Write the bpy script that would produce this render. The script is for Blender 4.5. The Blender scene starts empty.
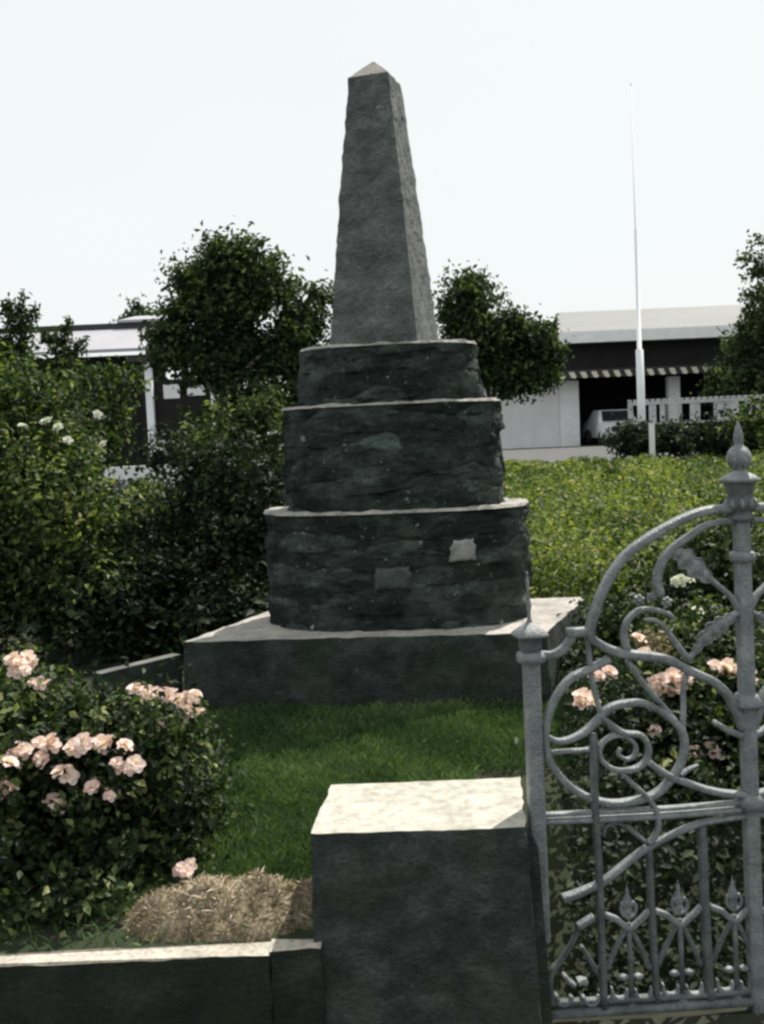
import bpy, bmesh, math, random
import numpy as np
from mathutils import Vector, Matrix, noise

R = math.radians
SC = bpy.context.scene
COL = SC.collection
random.seed(7)
RNG = np.random.default_rng(7)

# ------------------------------------------------------------------ camera
W, H, F = 764, 1024, 1000.0
EYE, PITCH, ROLL = 1.65, R(4.12), R(2.46)
_f = Vector((0, math.cos(PITCH), -math.sin(PITCH)))
_u = Vector((0, math.sin(PITCH), math.cos(PITCH)))
_r = Vector((1, 0, 0))
CR = _r * math.cos(ROLL) - _u * math.sin(ROLL)
CU = _u * math.cos(ROLL) + _r * math.sin(ROLL)
CAMP = Vector((0, 0, EYE))
cd = bpy.data.cameras.new('camera')
cam = bpy.data.objects.new('camera', cd)
COL.objects.link(cam)
cd.sensor_fit = 'VERTICAL'
cd.sensor_height = 36.0
cd.lens = 36.0 * F / H
cd.clip_start, cd.clip_end = 0.05, 3000
m = Matrix.Identity(4)
for i in range(3):
    m[i][0], m[i][1], m[i][2], m[i][3] = CR[i], CU[i], -_f[i], CAMP[i]
cam.matrix_world = m
SC.camera = cam

# ------------------------------------------------------------------ light
SUN_AZ, SUN_EL = R(37), R(55)
SDIR = Vector((math.sin(SUN_AZ) * math.cos(SUN_EL), math.cos(SUN_AZ) * math.cos(SUN_EL), math.sin(SUN_EL)))
wd = bpy.data.worlds.new('World')
SC.world = wd
wd.use_nodes = True
nt = wd.node_tree
nt.nodes.clear()
wo = nt.nodes.new('ShaderNodeOutputWorld')
bg = nt.nodes.new('ShaderNodeBackground')
sky = nt.nodes.new('ShaderNodeTexSky')
sky.sky_type = 'NISHITA'
sky.sun_disc = False
sky.sun_elevation, sky.sun_rotation = SUN_EL, SUN_AZ
sky.air_density, sky.dust_density, sky.ozone_density = 1.0, 3.0, 1.0
tc = nt.nodes.new('ShaderNodeTexCoord')
mp = nt.nodes.new('ShaderNodeMapping')
mp.inputs['Scale'].default_value = (1.5, 1.5, 4)
cn = nt.nodes.new('ShaderNodeTexNoise')
cn.inputs['Scale'].default_value = 1.3
cn.inputs['Detail'].default_value = 5
cr = nt.nodes.new('ShaderNodeMapRange')
cr.inputs['To Min'].default_value, cr.inputs['To Max'].default_value = 0.88, 0.98
mx = nt.nodes.new('ShaderNodeMix')
mx.data_type = 'RGBA'
mx.inputs['B'].default_value = (7.5, 7.8, 7.75, 1)      # thin bright high cloud over the whole sky
nt.links.new(tc.outputs['Generated'], mp.inputs['Vector'])
nt.links.new(mp.outputs['Vector'], cn.inputs['Vector'])
nt.links.new(cn.outputs['Fac'], cr.inputs['Value'])
nt.links.new(cr.outputs['Result'], mx.inputs['Factor'])
nt.links.new(sky.outputs['Color'], mx.inputs['A'])
nt.links.new(mx.outputs['Result'], bg.inputs['Color'])
bg.inputs['Strength'].default_value = 0.0845
nt.links.new(bg.outputs['Background'], wo.inputs['Surface'])
sl = bpy.data.lights.new('sun', 'SUN')
sl.energy = 4.6
sl.angle = R(0.6)
sl.color = (1.0, 0.94, 0.85)
so = bpy.data.objects.new('sun', sl)
COL.objects.link(so)
so.location = (6, 6, 14)
so.rotation_euler = SDIR.to_track_quat('Z', 'Y').to_euler()
vs = SC.view_settings
vs.view_transform, vs.look, vs.gamma, vs.use_curve_mapping = 'Standard', 'None', 1, False
vs.exposure = 0.56
SC.cycles.filter_width = 2.7
SC.cycles.max_bounces = 6
SC.cycles.transparent_max_bounces = 6

# ------------------------------------------------------------------ points
def ray(px, py):
    return (_f * F + CR * (px - W / 2) + CU * (H / 2 - py))

def at(px, py, Y):
    d = ray(px, py)
    return CAMP + d * (Y / d.y)

def onz(px, py, z):
    d = ray(px, py)
    return CAMP + d * ((z - EYE) / d.z)

GY0, GSL = 2.90, 0.10                      # the gate's plane: y = GY0 + GSL * (x - 0.45)
def gp(px, py, off=0.0):
    d = ray(px, py)
    t = (GY0 - GSL * 0.45) / (d.y - GSL * d.x)
    p = CAMP + d * t
    return p + GN * off
GN = Vector((GSL, -1, 0)).normalized()     # towards the camera
GX = Vector((1, GSL, 0)).normalized()

# ------------------------------------------------------------------ objects
def tag(o, label=None, cat=None, group=None, kind=None):
    if label: o['label'] = label
    if cat: o['category'] = cat
    if group: o['group'] = group
    if kind: o['kind'] = kind
    return o

def thing(name, label, cat, loc, group=None):
    o = bpy.data.objects.new(name, None)
    COL.objects.link(o)
    o.location = loc
    o.empty_display_size = 0.1
    return tag(o, label, cat, group)

def mesh(name, V, Fc, mats, parent=None, smooth=False, fmat=None, tone=None):
    me = bpy.data.meshes.new(name)
    V = np.asarray(V, dtype=np.float64).reshape(-1, 3)
    if parent is not None:
        p = parent
        while p is not None:
            V = V - np.array(p.location)
            p = p.parent
    me.from_pydata(V.tolist(), [], Fc)
    for mt in (mats if isinstance(mats, (list, tuple)) else [mats]):
        me.materials.append(mt)
    if fmat is not None:
        me.polygons.foreach_set('material_index', np.asarray(fmat, dtype=np.int32))
    if smooth:
        me.polygons.foreach_set('use_smooth', np.ones(len(me.polygons), dtype=bool))
    if tone is not None:
        a = me.attributes.new('tone', 'FLOAT', 'POINT')
        a.data.foreach_set('value', np.asarray(tone, dtype=np.float32))
    me.update()
    o = bpy.data.objects.new(name, me)
    COL.objects.link(o)
    if parent is not None: o.parent = parent
    return o

class MB:
    def __init__(s): s.v, s.f, s.m = [], [], []
    def add(s, V, Fc, mi=0):
        k = len(s.v)
        s.v += [tuple(x) for x in V]
        s.f += [tuple(i + k for i in f) for f in Fc]
        s.m += [mi] * len(Fc)
        return s
    def box(s, x0, x1, y0, y1, z0, z1, mi=0):
        V = [(x0,y0,z0),(x1,y0,z0),(x1,y1,z0),(x0,y1,z0),(x0,y0,z1),(x1,y0,z1),(x1,y1,z1),(x0,y1,z1)]
        return s.add(V, [(0,3,2,1),(4,5,6,7),(0,1,5,4),(1,2,6,5),(2,3,7,6),(3,0,4,7)], mi)
    def hexa(s, V, mi=0):
        return s.add(V, [(0,3,2,1),(4,5,6,7),(0,1,5,4),(1,2,6,5),(2,3,7,6),(3,0,4,7)], mi)
    def tube(s, pts, rad, seg=8, mi=0):
        pts = [Vector(p) for p in pts]
        n = len(pts)
        if not hasattr(rad, '__len__'): rad = [rad] * n
        V, Fc = [], []
        up = Vector((0.13, 0.2, 1))
        for i, p in enumerate(pts):
            t = (pts[min(i + 1, n - 1)] - pts[max(i - 1, 0)])
            t = t.normalized() if t.length > 1e-9 else Vector((0, 0, 1))
            a = t.cross(up if abs(t.normalized().dot(up.normalized())) < .93 else Vector((1, 0, 0))).normalized()
            if i and a.dot(pa) < 0: a = -a
            pa = a
            b = t.cross(a)
            for k in range(seg):
                q = 2 * math.pi * k / seg
                V.append(p + (a * math.cos(q) + b * math.sin(q)) * rad[i])
        for i in range(n - 1):
            for k in range(seg):
                k2 = (k + 1) % seg
                Fc.append((i*seg+k, i*seg+k2, (i+1)*seg+k2, (i+1)*seg+k))
        Fc.append(tuple(range(seg - 1, -1, -1)))
        Fc.append(tuple((n-1)*seg + k for k in range(seg)))
        return s.add(V, Fc, mi)
    def sweep(s, pts, w, d, nrm, mi=0, seg=12, pw=0.5):
        """bar of rounded rectangular section lying in the plane whose normal is nrm"""
        n = len(pts)
        if not hasattr(w, '__len__'): w = [w] * n
        if not hasattr(d, '__len__'): d = [d] * n
        V, Fc = [], []
        for i, p in enumerate(pts):
            t = (pts[min(i + 1, n - 1)] - pts[max(i - 1, 0)]).normalized()
            b = t.cross(nrm).normalized()
            for k in range(seg):
                q = 2 * math.pi * (k + .5) / seg
                c, sn = math.cos(q), math.sin(q)
                c = math.copysign(abs(c) ** pw, c); sn = math.copysign(abs(sn) ** pw, sn)
                V.append(p + b * (c * w[i]) + nrm * (sn * d[i]))
        for i in range(n - 1):
            for k in range(seg):
                k2 = (k + 1) % seg
                Fc.append((i*seg+k, i*seg+k2, (i+1)*seg+k2, (i+1)*seg+k))
        Fc.append(tuple(range(seg - 1, -1, -1)))
        Fc.append(tuple((n-1)*seg + k for k in range(seg)))
        return s.add(V, Fc, mi)
    def lathe(s, prof, c, seg=20, mi=0, ax=Vector((1,0,0)), ay=Vector((0,1,0)), az=Vector((0,0,1)), sq=None):
        V, Fc = [], []
        c = Vector(c)
        for (r, z) in prof:
            for k in range(seg):
                q = 2 * math.pi * (k + .5) / seg
                cc, ss = math.cos(q), math.sin(q)
                if sq:
                    cc = math.copysign(abs(cc) ** sq, cc); ss = math.copysign(abs(ss) ** sq, ss)
                V.append(c + ax * (r * cc) + ay * (r * ss) + az * z)
        for i in range(len(prof) - 1):
            for k in range(seg):
                k2 = (k + 1) % seg
                Fc.append((i*seg+k, i*seg+k2, (i+1)*seg+k2, (i+1)*seg+k))
        Fc.append(tuple(range(seg - 1, -1, -1)))
        Fc.append(tuple((len(prof)-1)*seg + k for k in range(seg)))
        return s.add(V, Fc, mi)
    def build(s, name, mats, parent=None, smooth=False):
        return mesh(name, s.v, s.f, mats, parent, smooth, s.m)

def smooth_path(P, n=8):
    P = [Vector(p) for p in P]
    if len(P) < 3:
        return [P[0].lerp(P[-1], k / n) for k in range(n + 1)]
    out = []
    Q = [P[0] * 2 - P[1]] + P + [P[-1] * 2 - P[-2]]
    for i in range(1, len(Q) - 2):
        for k in range(n):
            t = k / n
            a, b, c, d = Q[i-1], Q[i], Q[i+1], Q[i+2]
            out.append(0.5 * ((2*b) + (c - a)*t + (2*a - 5*b + 4*c - d)*t*t + (3*b - a - 3*c + d)*t**3))
    out.append(P[-1])
    return out

# ------------------------------------------------------------------ materials
def newmat(name):
    mt = bpy.data.materials.new(name)
    mt.use_nodes = True
    n = mt.node_tree.nodes
    return mt, mt.node_tree, n['Principled BSDF']

def ramp(nt, src, stops):
    r = nt.nodes.new('ShaderNodeValToRGB')
    e = r.color_ramp.elements
    while len(e) < len(stops): e.new(0.5)
    for i, (p, c) in enumerate(stops):
        e[i].position = p
        e[i].color = (*c, 1)
    nt.links.new(src, r.inputs['Fac'])
    return r.outputs['Color']

def tex(nt, scale, detail=6, rough=.6, stretch=(1,1,1), kind='Noise'):
    c = nt.nodes.new('ShaderNodeTexCoord')
    mpn = nt.nodes.new('ShaderNodeMapping')
    mpn.inputs['Scale'].default_value = stretch
    nt.links.new(c.outputs['Object'], mpn.inputs['Vector'])
    t = nt.nodes.new('ShaderNodeTex' + kind)
    t.inputs['Scale'].default_value = scale
    if kind == 'Noise':
        t.inputs['Detail'].default_value = detail
        t.inputs['Roughness'].default_value = rough
    nt.links.new(mpn.outputs['Vector'], t.inputs['Vector'])
    return t

def mixc(nt, fac, a, b, mode='MIX'):
    mm = nt.nodes.new('ShaderNodeMix')
    mm.data_type = 'RGBA'
    mm.blend_type = mode
    for k, v in (('Factor', fac), ('A', a), ('B', b)):
        if hasattr(v, 'links'): nt.links.new(v, mm.inputs[k])
        elif isinstance(v, tuple): mm.inputs[k].default_value = (*v, 1)
        else: mm.inputs[k].default_value = v
    return mm.outputs['Result']

def bump(nt, p, h, strength=.5, dist=.01):
    b = nt.nodes.new('ShaderNodeBump')
    b.inputs['Strength'].default_value = strength
    b.inputs['Distance'].default_value = dist
    nt.links.new(h, b.inputs['Height'])
    nt.links.new(b.outputs['Normal'], p.inputs['Normal'])

def stone_mat(name, dark, mid, light, scale=5, stretch=(1,1,1), specks=None, spk=.68, rough=.93, bmp=.6, moss=None):
    mt, nt, p = newmat(name)
    a = tex(nt, scale, 8, .65, stretch)
    c = ramp(nt, a.outputs['Fac'], [(.28, dark), (.5, mid), (.74, light)])
    b = tex(nt, scale * 9, 4, .6, stretch)
    c = mixc(nt, .55, c, ramp(nt, b.outputs['Fac'], [(.3, (.35,.35,.35)), (.75, (1.45,1.45,1.45))]), 'MULTIPLY')
    if specks:
        s = tex(nt, scale * 2.3, 5, .75)
        sf = ramp(nt, s.outputs['Fac'], [(spk, (0,0,0)), (spk + .06, (1,1,1))])
        c = mixc(nt, sf, c, specks)
    if moss:
        s = tex(nt, scale * .5, 5, .6)
        sf = ramp(nt, s.outputs['Fac'], [(.5, (0,0,0)), (.68, (.8,.8,.8))])
        c = mixc(nt, sf, c, moss)
    nt.links.new(c, p.inputs['Base Color'])
    p.inputs['Roughness'].default_value = rough
    p.inputs['Specular IOR Level'].default_value = .25
    bump(nt, p, b.outputs['Fac'], bmp, .012)
    return mt

def plain(name, col, rough=.7, var=.25, scale=8, metal=0., stretch=(1,1,1), spec=.4):
    mt, nt, p = newmat(name)
    t = tex(nt, scale, 6, .6, stretch)
    lo = tuple(max(0, c * (1 - var)) for c in col)
    hi = tuple(c * (1 + var * .6) for c in col)
    nt.links.new(ramp(nt, t.outputs['Fac'], [(.3, lo), (.7, hi)]), p.inputs['Base Color'])
    p.inputs['Roughness'].default_value = rough
    p.inputs['Metallic'].default_value = metal
    p.inputs['Specular IOR Level'].default_value = spec
    return mt

def leaf_mat(name, stops, transl=.25, rough=.5):
    mt, nt, p = newmat(name)
    at_ = nt.nodes.new('ShaderNodeAttribute')
    at_.attribute_name = 'tone'
    c = ramp(nt, at_.outputs['Fac'], stops)
    nt.links.new(c, p.inputs['Base Color'])
    p.inputs['Roughness'].default_value = rough
    p.inputs['Specular IOR Level'].default_value = .18
    tr = nt.nodes.new('ShaderNodeBsdfTranslucent')
    nt.links.new(mixc(nt, 1.0, c, (1.2, 1.35, .55), 'MULTIPLY'), tr.inputs['Color'])
    ms = nt.nodes.new('ShaderNodeMixShader')
    ms.inputs['Fac'].default_value = transl
    nt.links.new(p.outputs['BSDF'], ms.inputs[1])
    nt.links.new(tr.outputs['BSDF'], ms.inputs[2])
    nt.links.new(ms.outputs['Shader'], nt.nodes['Material Output'].inputs['Surface'])
    return mt

M = {}
def rubble_mat(name, base, vscale=(3.6, 3.6, 10.5)):
    mt, nt, p = newmat(name)
    v = tex(nt, 1.0, stretch=vscale, kind='Voronoi')
    v2 = tex(nt, 1.0, stretch=vscale, kind='Voronoi')
    v2.feature = 'DISTANCE_TO_EDGE'
    warp = tex(nt, 7, 5, .6, (1, 1, 2.2))
    for vv in (v, v2):
        mp_ = vv.inputs['Vector'].links[0].from_node
        src = mp_.outputs['Vector']
        ad = nt.nodes.new('ShaderNodeMix'); ad.data_type = 'RGBA'; ad.blend_type = 'LINEAR_LIGHT'
        ad.inputs['Factor'].default_value = .22
        nt.links.new(src, ad.inputs['A']); nt.links.new(warp.outputs['Color'], ad.inputs['B'])
        nt.links.new(ad.outputs['Result'], vv.inputs['Vector'])
    sep = nt.nodes.new('ShaderNodeSeparateColor')
    nt.links.new(v.outputs['Color'], sep.inputs['Color'])
    a = tex(nt, 6, 8, .68, (1, 1, 1.8))
    c = ramp(nt, a.outputs['Fac'], [(.28, tuple(x*.28 for x in base)), (.52, base), (.78, tuple(x*2.6 for x in base))])
    c = mixc(nt, 1.0, c, ramp(nt, sep.outputs['Red'], [(0, (.55,.57,.56)), (.6, (1.0,1.0,1.0)), (1, (1.75,1.75,1.72))]), 'MULTIPLY')
    fine = tex(nt, 55, 4, .65)
    c = mixc(nt, .6, c, ramp(nt, fine.outputs['Fac'], [(.3, (.35,.35,.35)), (.75, (1.6,1.6,1.6))]), 'MULTIPLY')
    je = ramp(nt, v2.outputs['Distance'], [(0, (.55,.55,.55)), (.05, (.0,.0,.0))])
    c = mixc(nt, je, c, tuple(x*.45 for x in base))
    for sc_, th in ((13, .66), (34, .67)):
        sp = tex(nt, sc_, 4, .7)
        c = mixc(nt, ramp(nt, sp.outputs['Fac'], [(th, (0,0,0)), (th + .04, (.9,.9,.9))]), c, (.27,.28,.26))
    lich = tex(nt, 2.6, 5, .6, (1, 1, .6))
    c = mixc(nt, ramp(nt, lich.outputs['Fac'], [(.54, (0,0,0)), (.75, (.45,.45,.45))]), c, (.12,.14,.132))
    nt.links.new(c, p.inputs['Base Color'])
    p.inputs['Roughness'].default_value = .95
    p.inputs['Specular IOR Level'].default_value = .15
    hgt = mixc(nt, .5, ramp(nt, v2.outputs['Distance'], [(0, (0,0,0)), (.14, (1,1,1))]), fine.outputs['Fac'])
    bump(nt, p, hgt, .8, .014)
    return mt
M['tier'] = rubble_mat('dark_rubble', (.030,.038,.035))
M['obelisk'] = stone_mat('obelisk_stone', (.06,.07,.068), (.12,.134,.130), (.21,.22,.21), 6, (1,1,1.4), (.36,.34,.31), .63, bmp=1.3)
M['obelisk_tip'] = stone_mat('obelisk_tip', (.2,.19,.18), (.27,.26,.24), (.34,.33,.31), 9)
M['cement'] = stone_mat('pale_cement', (.14,.14,.13), (.38,.365,.335), (.52,.50,.46), 11, (1,1,1), (.07,.075,.07), .64)
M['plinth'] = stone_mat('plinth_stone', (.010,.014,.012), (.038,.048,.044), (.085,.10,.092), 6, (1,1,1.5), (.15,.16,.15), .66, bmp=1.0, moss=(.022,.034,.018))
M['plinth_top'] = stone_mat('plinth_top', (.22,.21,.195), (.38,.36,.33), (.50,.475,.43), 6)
M['pillar'] = stone_mat('pillar_stone', (.014,.018,.017), (.044,.054,.051), (.10,.115,.108), 8, (1,1,1.3), (.22,.23,.215), .685, bmp=1.0, moss=(.035,.048,.025))
M['pillar_top'] = stone_mat('pillar_cap_cement', (.36,.345,.30), (.42,.405,.35), (.46,.44,.39), 3.0, (1,1,1), (.33,.31,.27), .72, bmp=.15)
M['wall'] = stone_mat('wall_stone', (.010,.013,.010), (.020,.026,.020), (.040,.048,.036), 6, (1,1,1.5), (.09,.10,.08), .72, moss=(.016,.024,.011))
M['wall_top'] = stone_mat('wall_cap', (.24,.22,.18), (.42,.39,.33), (.54,.50,.43), 6, (1,1,1), (.1,.1,.08), .72)
M['patch'] = stone_mat('patch', (.16,.16,.155), (.32,.32,.30), (.46,.45,.43), 22, (1,1,1), (.10,.11,.1), .66)
M['patch2'] = stone_mat('patch_dull', (.04,.05,.047), (.075,.09,.085), (.13,.145,.138), 20, (1,1,1), (.03,.04,.035), .64)
M['iron'] = stone_mat('painted_iron', (.10,.115,.118), (.20,.222,.228), (.33,.35,.355), 14, (1,1,1), (.11,.085,.065), .66, rough=.36, bmp=.5)
M['iron'].node_tree.nodes['Principled BSDF'].inputs['Specular IOR Level'].default_value = .55
M['iron_dark'] = stone_mat('weathered_iron', (.055,.066,.067), (.115,.13,.132), (.19,.21,.212), 14, (1,1,1), (.085,.07,.055), .68, rough=.6, bmp=.4)
M['white'] = plain('white_paint', (.82,.82,.83), .8, .10, 3)
M['block'] = plain('white_block', (.74,.74,.75), .85, .10, 1.2)
M['fence'] = plain('fence_paint', (.46,.46,.47), .85, .25, 3)
M['roofing'] = plain('grey_roof', (.19,.195,.195), .8, .14, .8, stretch=(.3,4,4))
M['tin'] = plain('white_tin_roof', (.33,.33,.36), .6, .08, .6)
M['black'] = plain('dark_interior', (.012,.011,.011), .9, .3, 2)  # near black; on the garage bay walls this colour deepens the shade
M['dark_trim'] = plain('dark_trim', (.03,.03,.03), .7, .3, 3)
M['cream'] = plain('cream_cloth', (.62,.58,.48), .85, .1, 4)
M['pole'] = plain('pole_paint', (.78,.80,.82), .5, .06, 2)
M['asphalt'] = plain('asphalt', (.085,.087,.09), .95, .2, 2)
M['pavement'] = plain('pavement_stone', (.024,.026,.015), .95, .6, 9)
M['bark'] = plain('bark', (.07,.055,.04), .95, .4, 14, stretch=(1,1,.3))
M['pale_bark'] = plain('pale_bark', (.30,.28,.25), .95, .3, 14, stretch=(1,1,.3))
M['soil'] = plain('soil', (.022,.02,.014), 1.0, .4, 6)
M['turf'] = plain('turf', (.020,.032,.013), 1.0, .4, 9)
M['field'] = plain('field_ground', (.025,.032,.013), 1.0, .4, .7)
M['carpaint'] = plain('car_paint', (.62,.63,.65), .3, .04, 2)
M['glass'] = plain('dark_glass', (.02,.025,.03), .1, .1, 2, spec=.6)
M['tyre'] = plain('rubber', (.015,.015,.015), .8, .1, 8)
M['chrome'] = plain('dull_chrome', (.45,.45,.46), .3, .05, 8, metal=.8)
M['rock'] = stone_mat('brown_stone', (.10,.085,.07), (.19,.165,.135), (.28,.25,.2), 9)
M['lf_bush'] = leaf_mat('bush_leaf', [(0, (.008,.017,.008)), (.42, (.030,.055,.020)), (.78, (.10,.14,.045)), (1, (.26,.28,.11))], .36, .6)
M['lf_dark'] = leaf_mat('dark_leaf', [(0, (.007,.013,.008)), (.6, (.022,.038,.018)), (1, (.07,.095,.042))], .25, .6)
M['lf_tree'] = leaf_mat('tree_leaf', [(0, (.008,.018,.009)), (.5, (.036,.062,.026)), (1, (.13,.17,.065))], .38, .6)
M['lf_rose'] = leaf_mat('rose_leaf', [(0, (.008,.016,.007)), (.45, (.024,.044,.016)), (.85, (.085,.12,.04)), (1, (.24,.26,.11))], .3, .55)
M['lf_bed'] = leaf_mat('bed_leaf', [(0, (.022,.042,.016)), (.4, (.085,.125,.036)), (.72, (.17,.205,.055)), (.985, (.28,.28,.09)), (1, (.42,.32,.23))], .38, .6)
M['grass'] = leaf_mat('grass_blade', [(0, (.036,.070,.028)), (.6, (.088,.150,.056)), (1, (.18,.25,.10))], .2, .8)
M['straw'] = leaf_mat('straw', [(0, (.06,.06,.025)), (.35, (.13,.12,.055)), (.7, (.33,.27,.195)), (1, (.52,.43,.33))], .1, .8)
M['petal'] = leaf_mat('rose_petal', [(0, (.74,.22,.21)), (.3, (.83,.44,.44)), (.6, (.87,.66,.68)), (1, (.89,.80,.83))], .3, .7)
M['white_petal'] = leaf_mat('pale_petal', [(0, (.55,.55,.52)), (1, (.75,.75,.73))], .3, .6)

# ------------------------------------------------------------------ terrain
def gz(y):
    pts = [(-60, .2), (7, .2), (30, .73), (36, 1.0), (38, 1.05), (600, 1.05)]
    for (a, b), (c, d) in zip(pts, pts[1:]):
        if y <= c: return b + (d - b) * (y - a) / (c - a)
    return pts[-1][1]
ZP = -0.10                                  # pavement level outside the wall
LAWN_Y0 = 2.752

def sheet(name, xs, ys, zf, mat, kind='structure'):
    V = [(x, y, zf(x, y)) for y in ys for x in xs]
    n = len(xs)
    Fc = [(j*n+i, j*n+i+1, (j+1)*n+i+1, (j+1)*n+i) for j in range(len(ys)-1) for i in range(n-1)]
    return tag(mesh(name, V, Fc, mat, smooth=True), kind=kind)

def nz(x, y, s=1.0, seed=0): return noise.noise(Vector((x * s, y * s, seed)))

sheet('pavement', [-40, -10, -3, 3, 10, 40], [-40, -5, 0, 2.86], lambda x, y: ZP, M['pavement'])
def dip(x, y):
    t = min(1, max(0, (x - .34) / .05)) * min(1, max(0, (4.3 - y) / 1.3))
    return t * t * (3 - 2*t)
def gzz(x, y):
    return gz(y) + (.02 * nz(x, y, 2.2) if y < 9 else 0) - .42 * dip(x, y)
xs = sorted(set([.34, .36, .38, .40, .42, .44, .46, .48, .5, .55, .6] + [-600, -200, -80, -40, -20, -12] + [k * .25 for k in range(-40, 41)] + [12, 20, 40, 80, 200, 600]))
ys = [LAWN_Y0 + .02 + k * .2 for k in range(30)] + [9, 12, 16, 20, 25, 30, 36, 38, 45, 60, 100, 200, 600]
sheet('ground', xs, ys, gzz, M['field'])
tag(mesh('soil_bank', [(-40, LAWN_Y0 + .022, -.3), (.34, LAWN_Y0 + .022, -.3), (.34, LAWN_Y0 + .022, .17), (-40, LAWN_Y0 + .022, .17)], [(0, 1, 2, 3)], M['soil']), kind='structure')
sheet('lawn', [-1.4 + k * .1 for k in range(0, 18)], [2.776 + k * .1 for k in range(0, 37)],
      lambda x, y: gz(y) + .02 * nz(x, y, 2.2) + .012 * nz(x, y, 7, 3) + .016, M['turf'])
sheet('road', [-60, -20, 0, 20, 60], [29.6, 33, 37.4], lambda x, y: gz(y) + .03, M['asphalt'])

# ------------------------------------------------------------------ stone blocks
def resample(poly, d):
    out = []
    n = len(poly)
    for i in range(n):
        a, b = Vector(poly[i]), Vector(poly[(i+1) % n])
        k = max(1, round((b - a).length / d))
        for j in range(k): out.append(a.lerp(b, j / k))
    return out

def block(name, levels, mats, parent=None, amp=.006, fs=9., rings=8, course=0, dz=.03, smooth=True, cornerness=None, top_mat=True, capamp=.35, edge_amp=0):
    """levels: list of (list of 2-D points, z), all with the same number of points."""
    L = []
    for (p0, z0), (p1, z1) in zip(levels, levels[1:]):
        k = max(1, round(abs(z1 - z0) / dz))
        for j in range(k):
            t = j / k
            L.append(([Vector(a).lerp(Vector(b), t) for a, b in zip(p0, p1)], z0 + (z1 - z0) * t))
    L.append(([Vector(a) for a in levels[-1][0]], levels[-1][1]))
    n = len(L[0][0])
    V, Fc, mi = [], [], []
    zt, zb = L[-1][1], L[0][1]
    for (pts, z) in L:
        c = sum(pts, Vector((0, 0))) / n
        for i, p in enumerate(pts):
            o = (p - c)
            on = o.normalized() if o.length > 1e-6 else Vector((0, 0))
            q = Vector((p.x, p.y, z))
            d = amp * (noise.fractal(q * fs, .9, 2.1, 4))
            if course:
                row = math.floor(z / course + .35 * noise.noise(Vector((p.x * 3, p.y * 3, z * 1.5))))
                ang = math.atan2(o.y, o.x)
                cell = math.floor(ang * 5.5 + row * .47 + .4 * math.sin(row * 3.1))
                hs = noise.noise(Vector((row * 7.31 + .5, cell * 3.77 + .5, 1.7)))
                fz = (z / course) % 1
                d += amp * 1.0 * hs
            q2 = p + on * d
            V.append((q2.x, q2.y, z + (edge_amp * noise.noise(q * 14) if abs(z - zt) < 1e-6 else 0)))
    for i in range(len(L) - 1):
        for k in range(n):
            k2 = (k + 1) % n
            Fc.append((i*n+k, i*n+k2, (i+1)*n+k2, (i+1)*n+k)); mi.append(0)
    base = (len(L) - 1) * n
    pts = [Vector(v) for v in V[base:]]
    c = sum(pts, Vector((0, 0, 0))) / n
    # a separate loop for the top keeps the arris crisp
    prev = len(V)
    V += [tuple(p) for p in pts]
    for r in range(1, rings):
        t = r / rings
        st = len(V)
        for p in pts:
            q = p.lerp(c, t)
            V.append((q.x, q.y, q.z + amp * capamp * noise.fractal(q * fs, .9, 2.1, 3)))
        for k in range(n):
            k2 = (k + 1) % n
            Fc.append((prev+k, prev+k2, st+k2, st+k)); mi.append(1 if top_mat else 0)
        prev = st
    V.append(tuple(c)); ce = len(V) - 1
    for k in range(n):
        Fc.append((prev+k, prev+(k+1) % n, ce)); mi.append(1 if top_mat else 0)
    return mesh(name, V, Fc, mats, parent, smooth, mi)

def sup(cx, cy, rx, ry, yaw, e, n):
    out = []
    for k in range(n):
        q = 2 * math.pi * k / n
        c, s = math.cos(q), math.sin(q)
        x = math.copysign(abs(c) ** (2/e), c) * rx
        y = math.copysign(abs(s) ** (2/e), s) * ry
        out.append((cx + x*math.cos(yaw) - y*math.sin(yaw), cy + x*math.sin(yaw) + y*math.cos(yaw)))
    return out

# ------------------------------------------------------------------ monument
ZPL = .597
fl, fr, br = onz(184, 642, ZPL), onz(546, 633, ZPL), onz(587, 597, ZPL)
bl = fl + (br - fr) * 1.0
poly = [(fl.x, fl.y), (fr.x, fr.y), (br.x, br.y), (bl.x, bl.y)]
MC = Vector((.085, 5.93, 0))
mon = thing('stone_monument', 'dark rubble monument of stacked rounded tiers carrying a tapering stone obelisk', 'monument', (MC.x, MC.y, .2))
def grow(poly, d):
    c = sum((Vector(p) for p in poly), Vector((0, 0))) / len(poly)
    return [tuple(Vector(p) + (Vector(p) - c).normalized() * d) for p in poly]
P0 = resample(poly, .035)
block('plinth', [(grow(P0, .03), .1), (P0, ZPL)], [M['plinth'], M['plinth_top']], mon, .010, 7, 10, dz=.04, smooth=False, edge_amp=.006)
SEG = 170
def tier(cx, cy, rx0, rx1, ry0, ry1, z0, z1, e, yaw):
    t = block('tier', [(sup(cx, cy, rx0, ry0, yaw, e, SEG), z0), (sup(cx, cy, rx1, ry1, yaw, e, SEG), z1)],
              [M['tier'], M['tier']], mon, .026, 7.5, 6, course=.085, dz=.013, smooth=False)
    block('cement_ledge', [(sup(cx, cy, rx1 + .008, ry1 + .008, yaw, e, SEG), z1 - .002), (sup(cx, cy, rx1 - .002, ry1 - .002, yaw, e, SEG), z1 + .013)],
          [M['cement'], M['cement']], t, .020, 6.5, 6, course=0, dz=.012, smooth=True, edge_amp=.012)
    return t
YW = R(-5)
Z1, Z2, Z3 = 1.248, 1.845, 2.175
t1 = tier(MC.x, MC.y, .768, .772, .47, .47, ZPL - .01, Z1, 2.5, YW)
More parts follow.
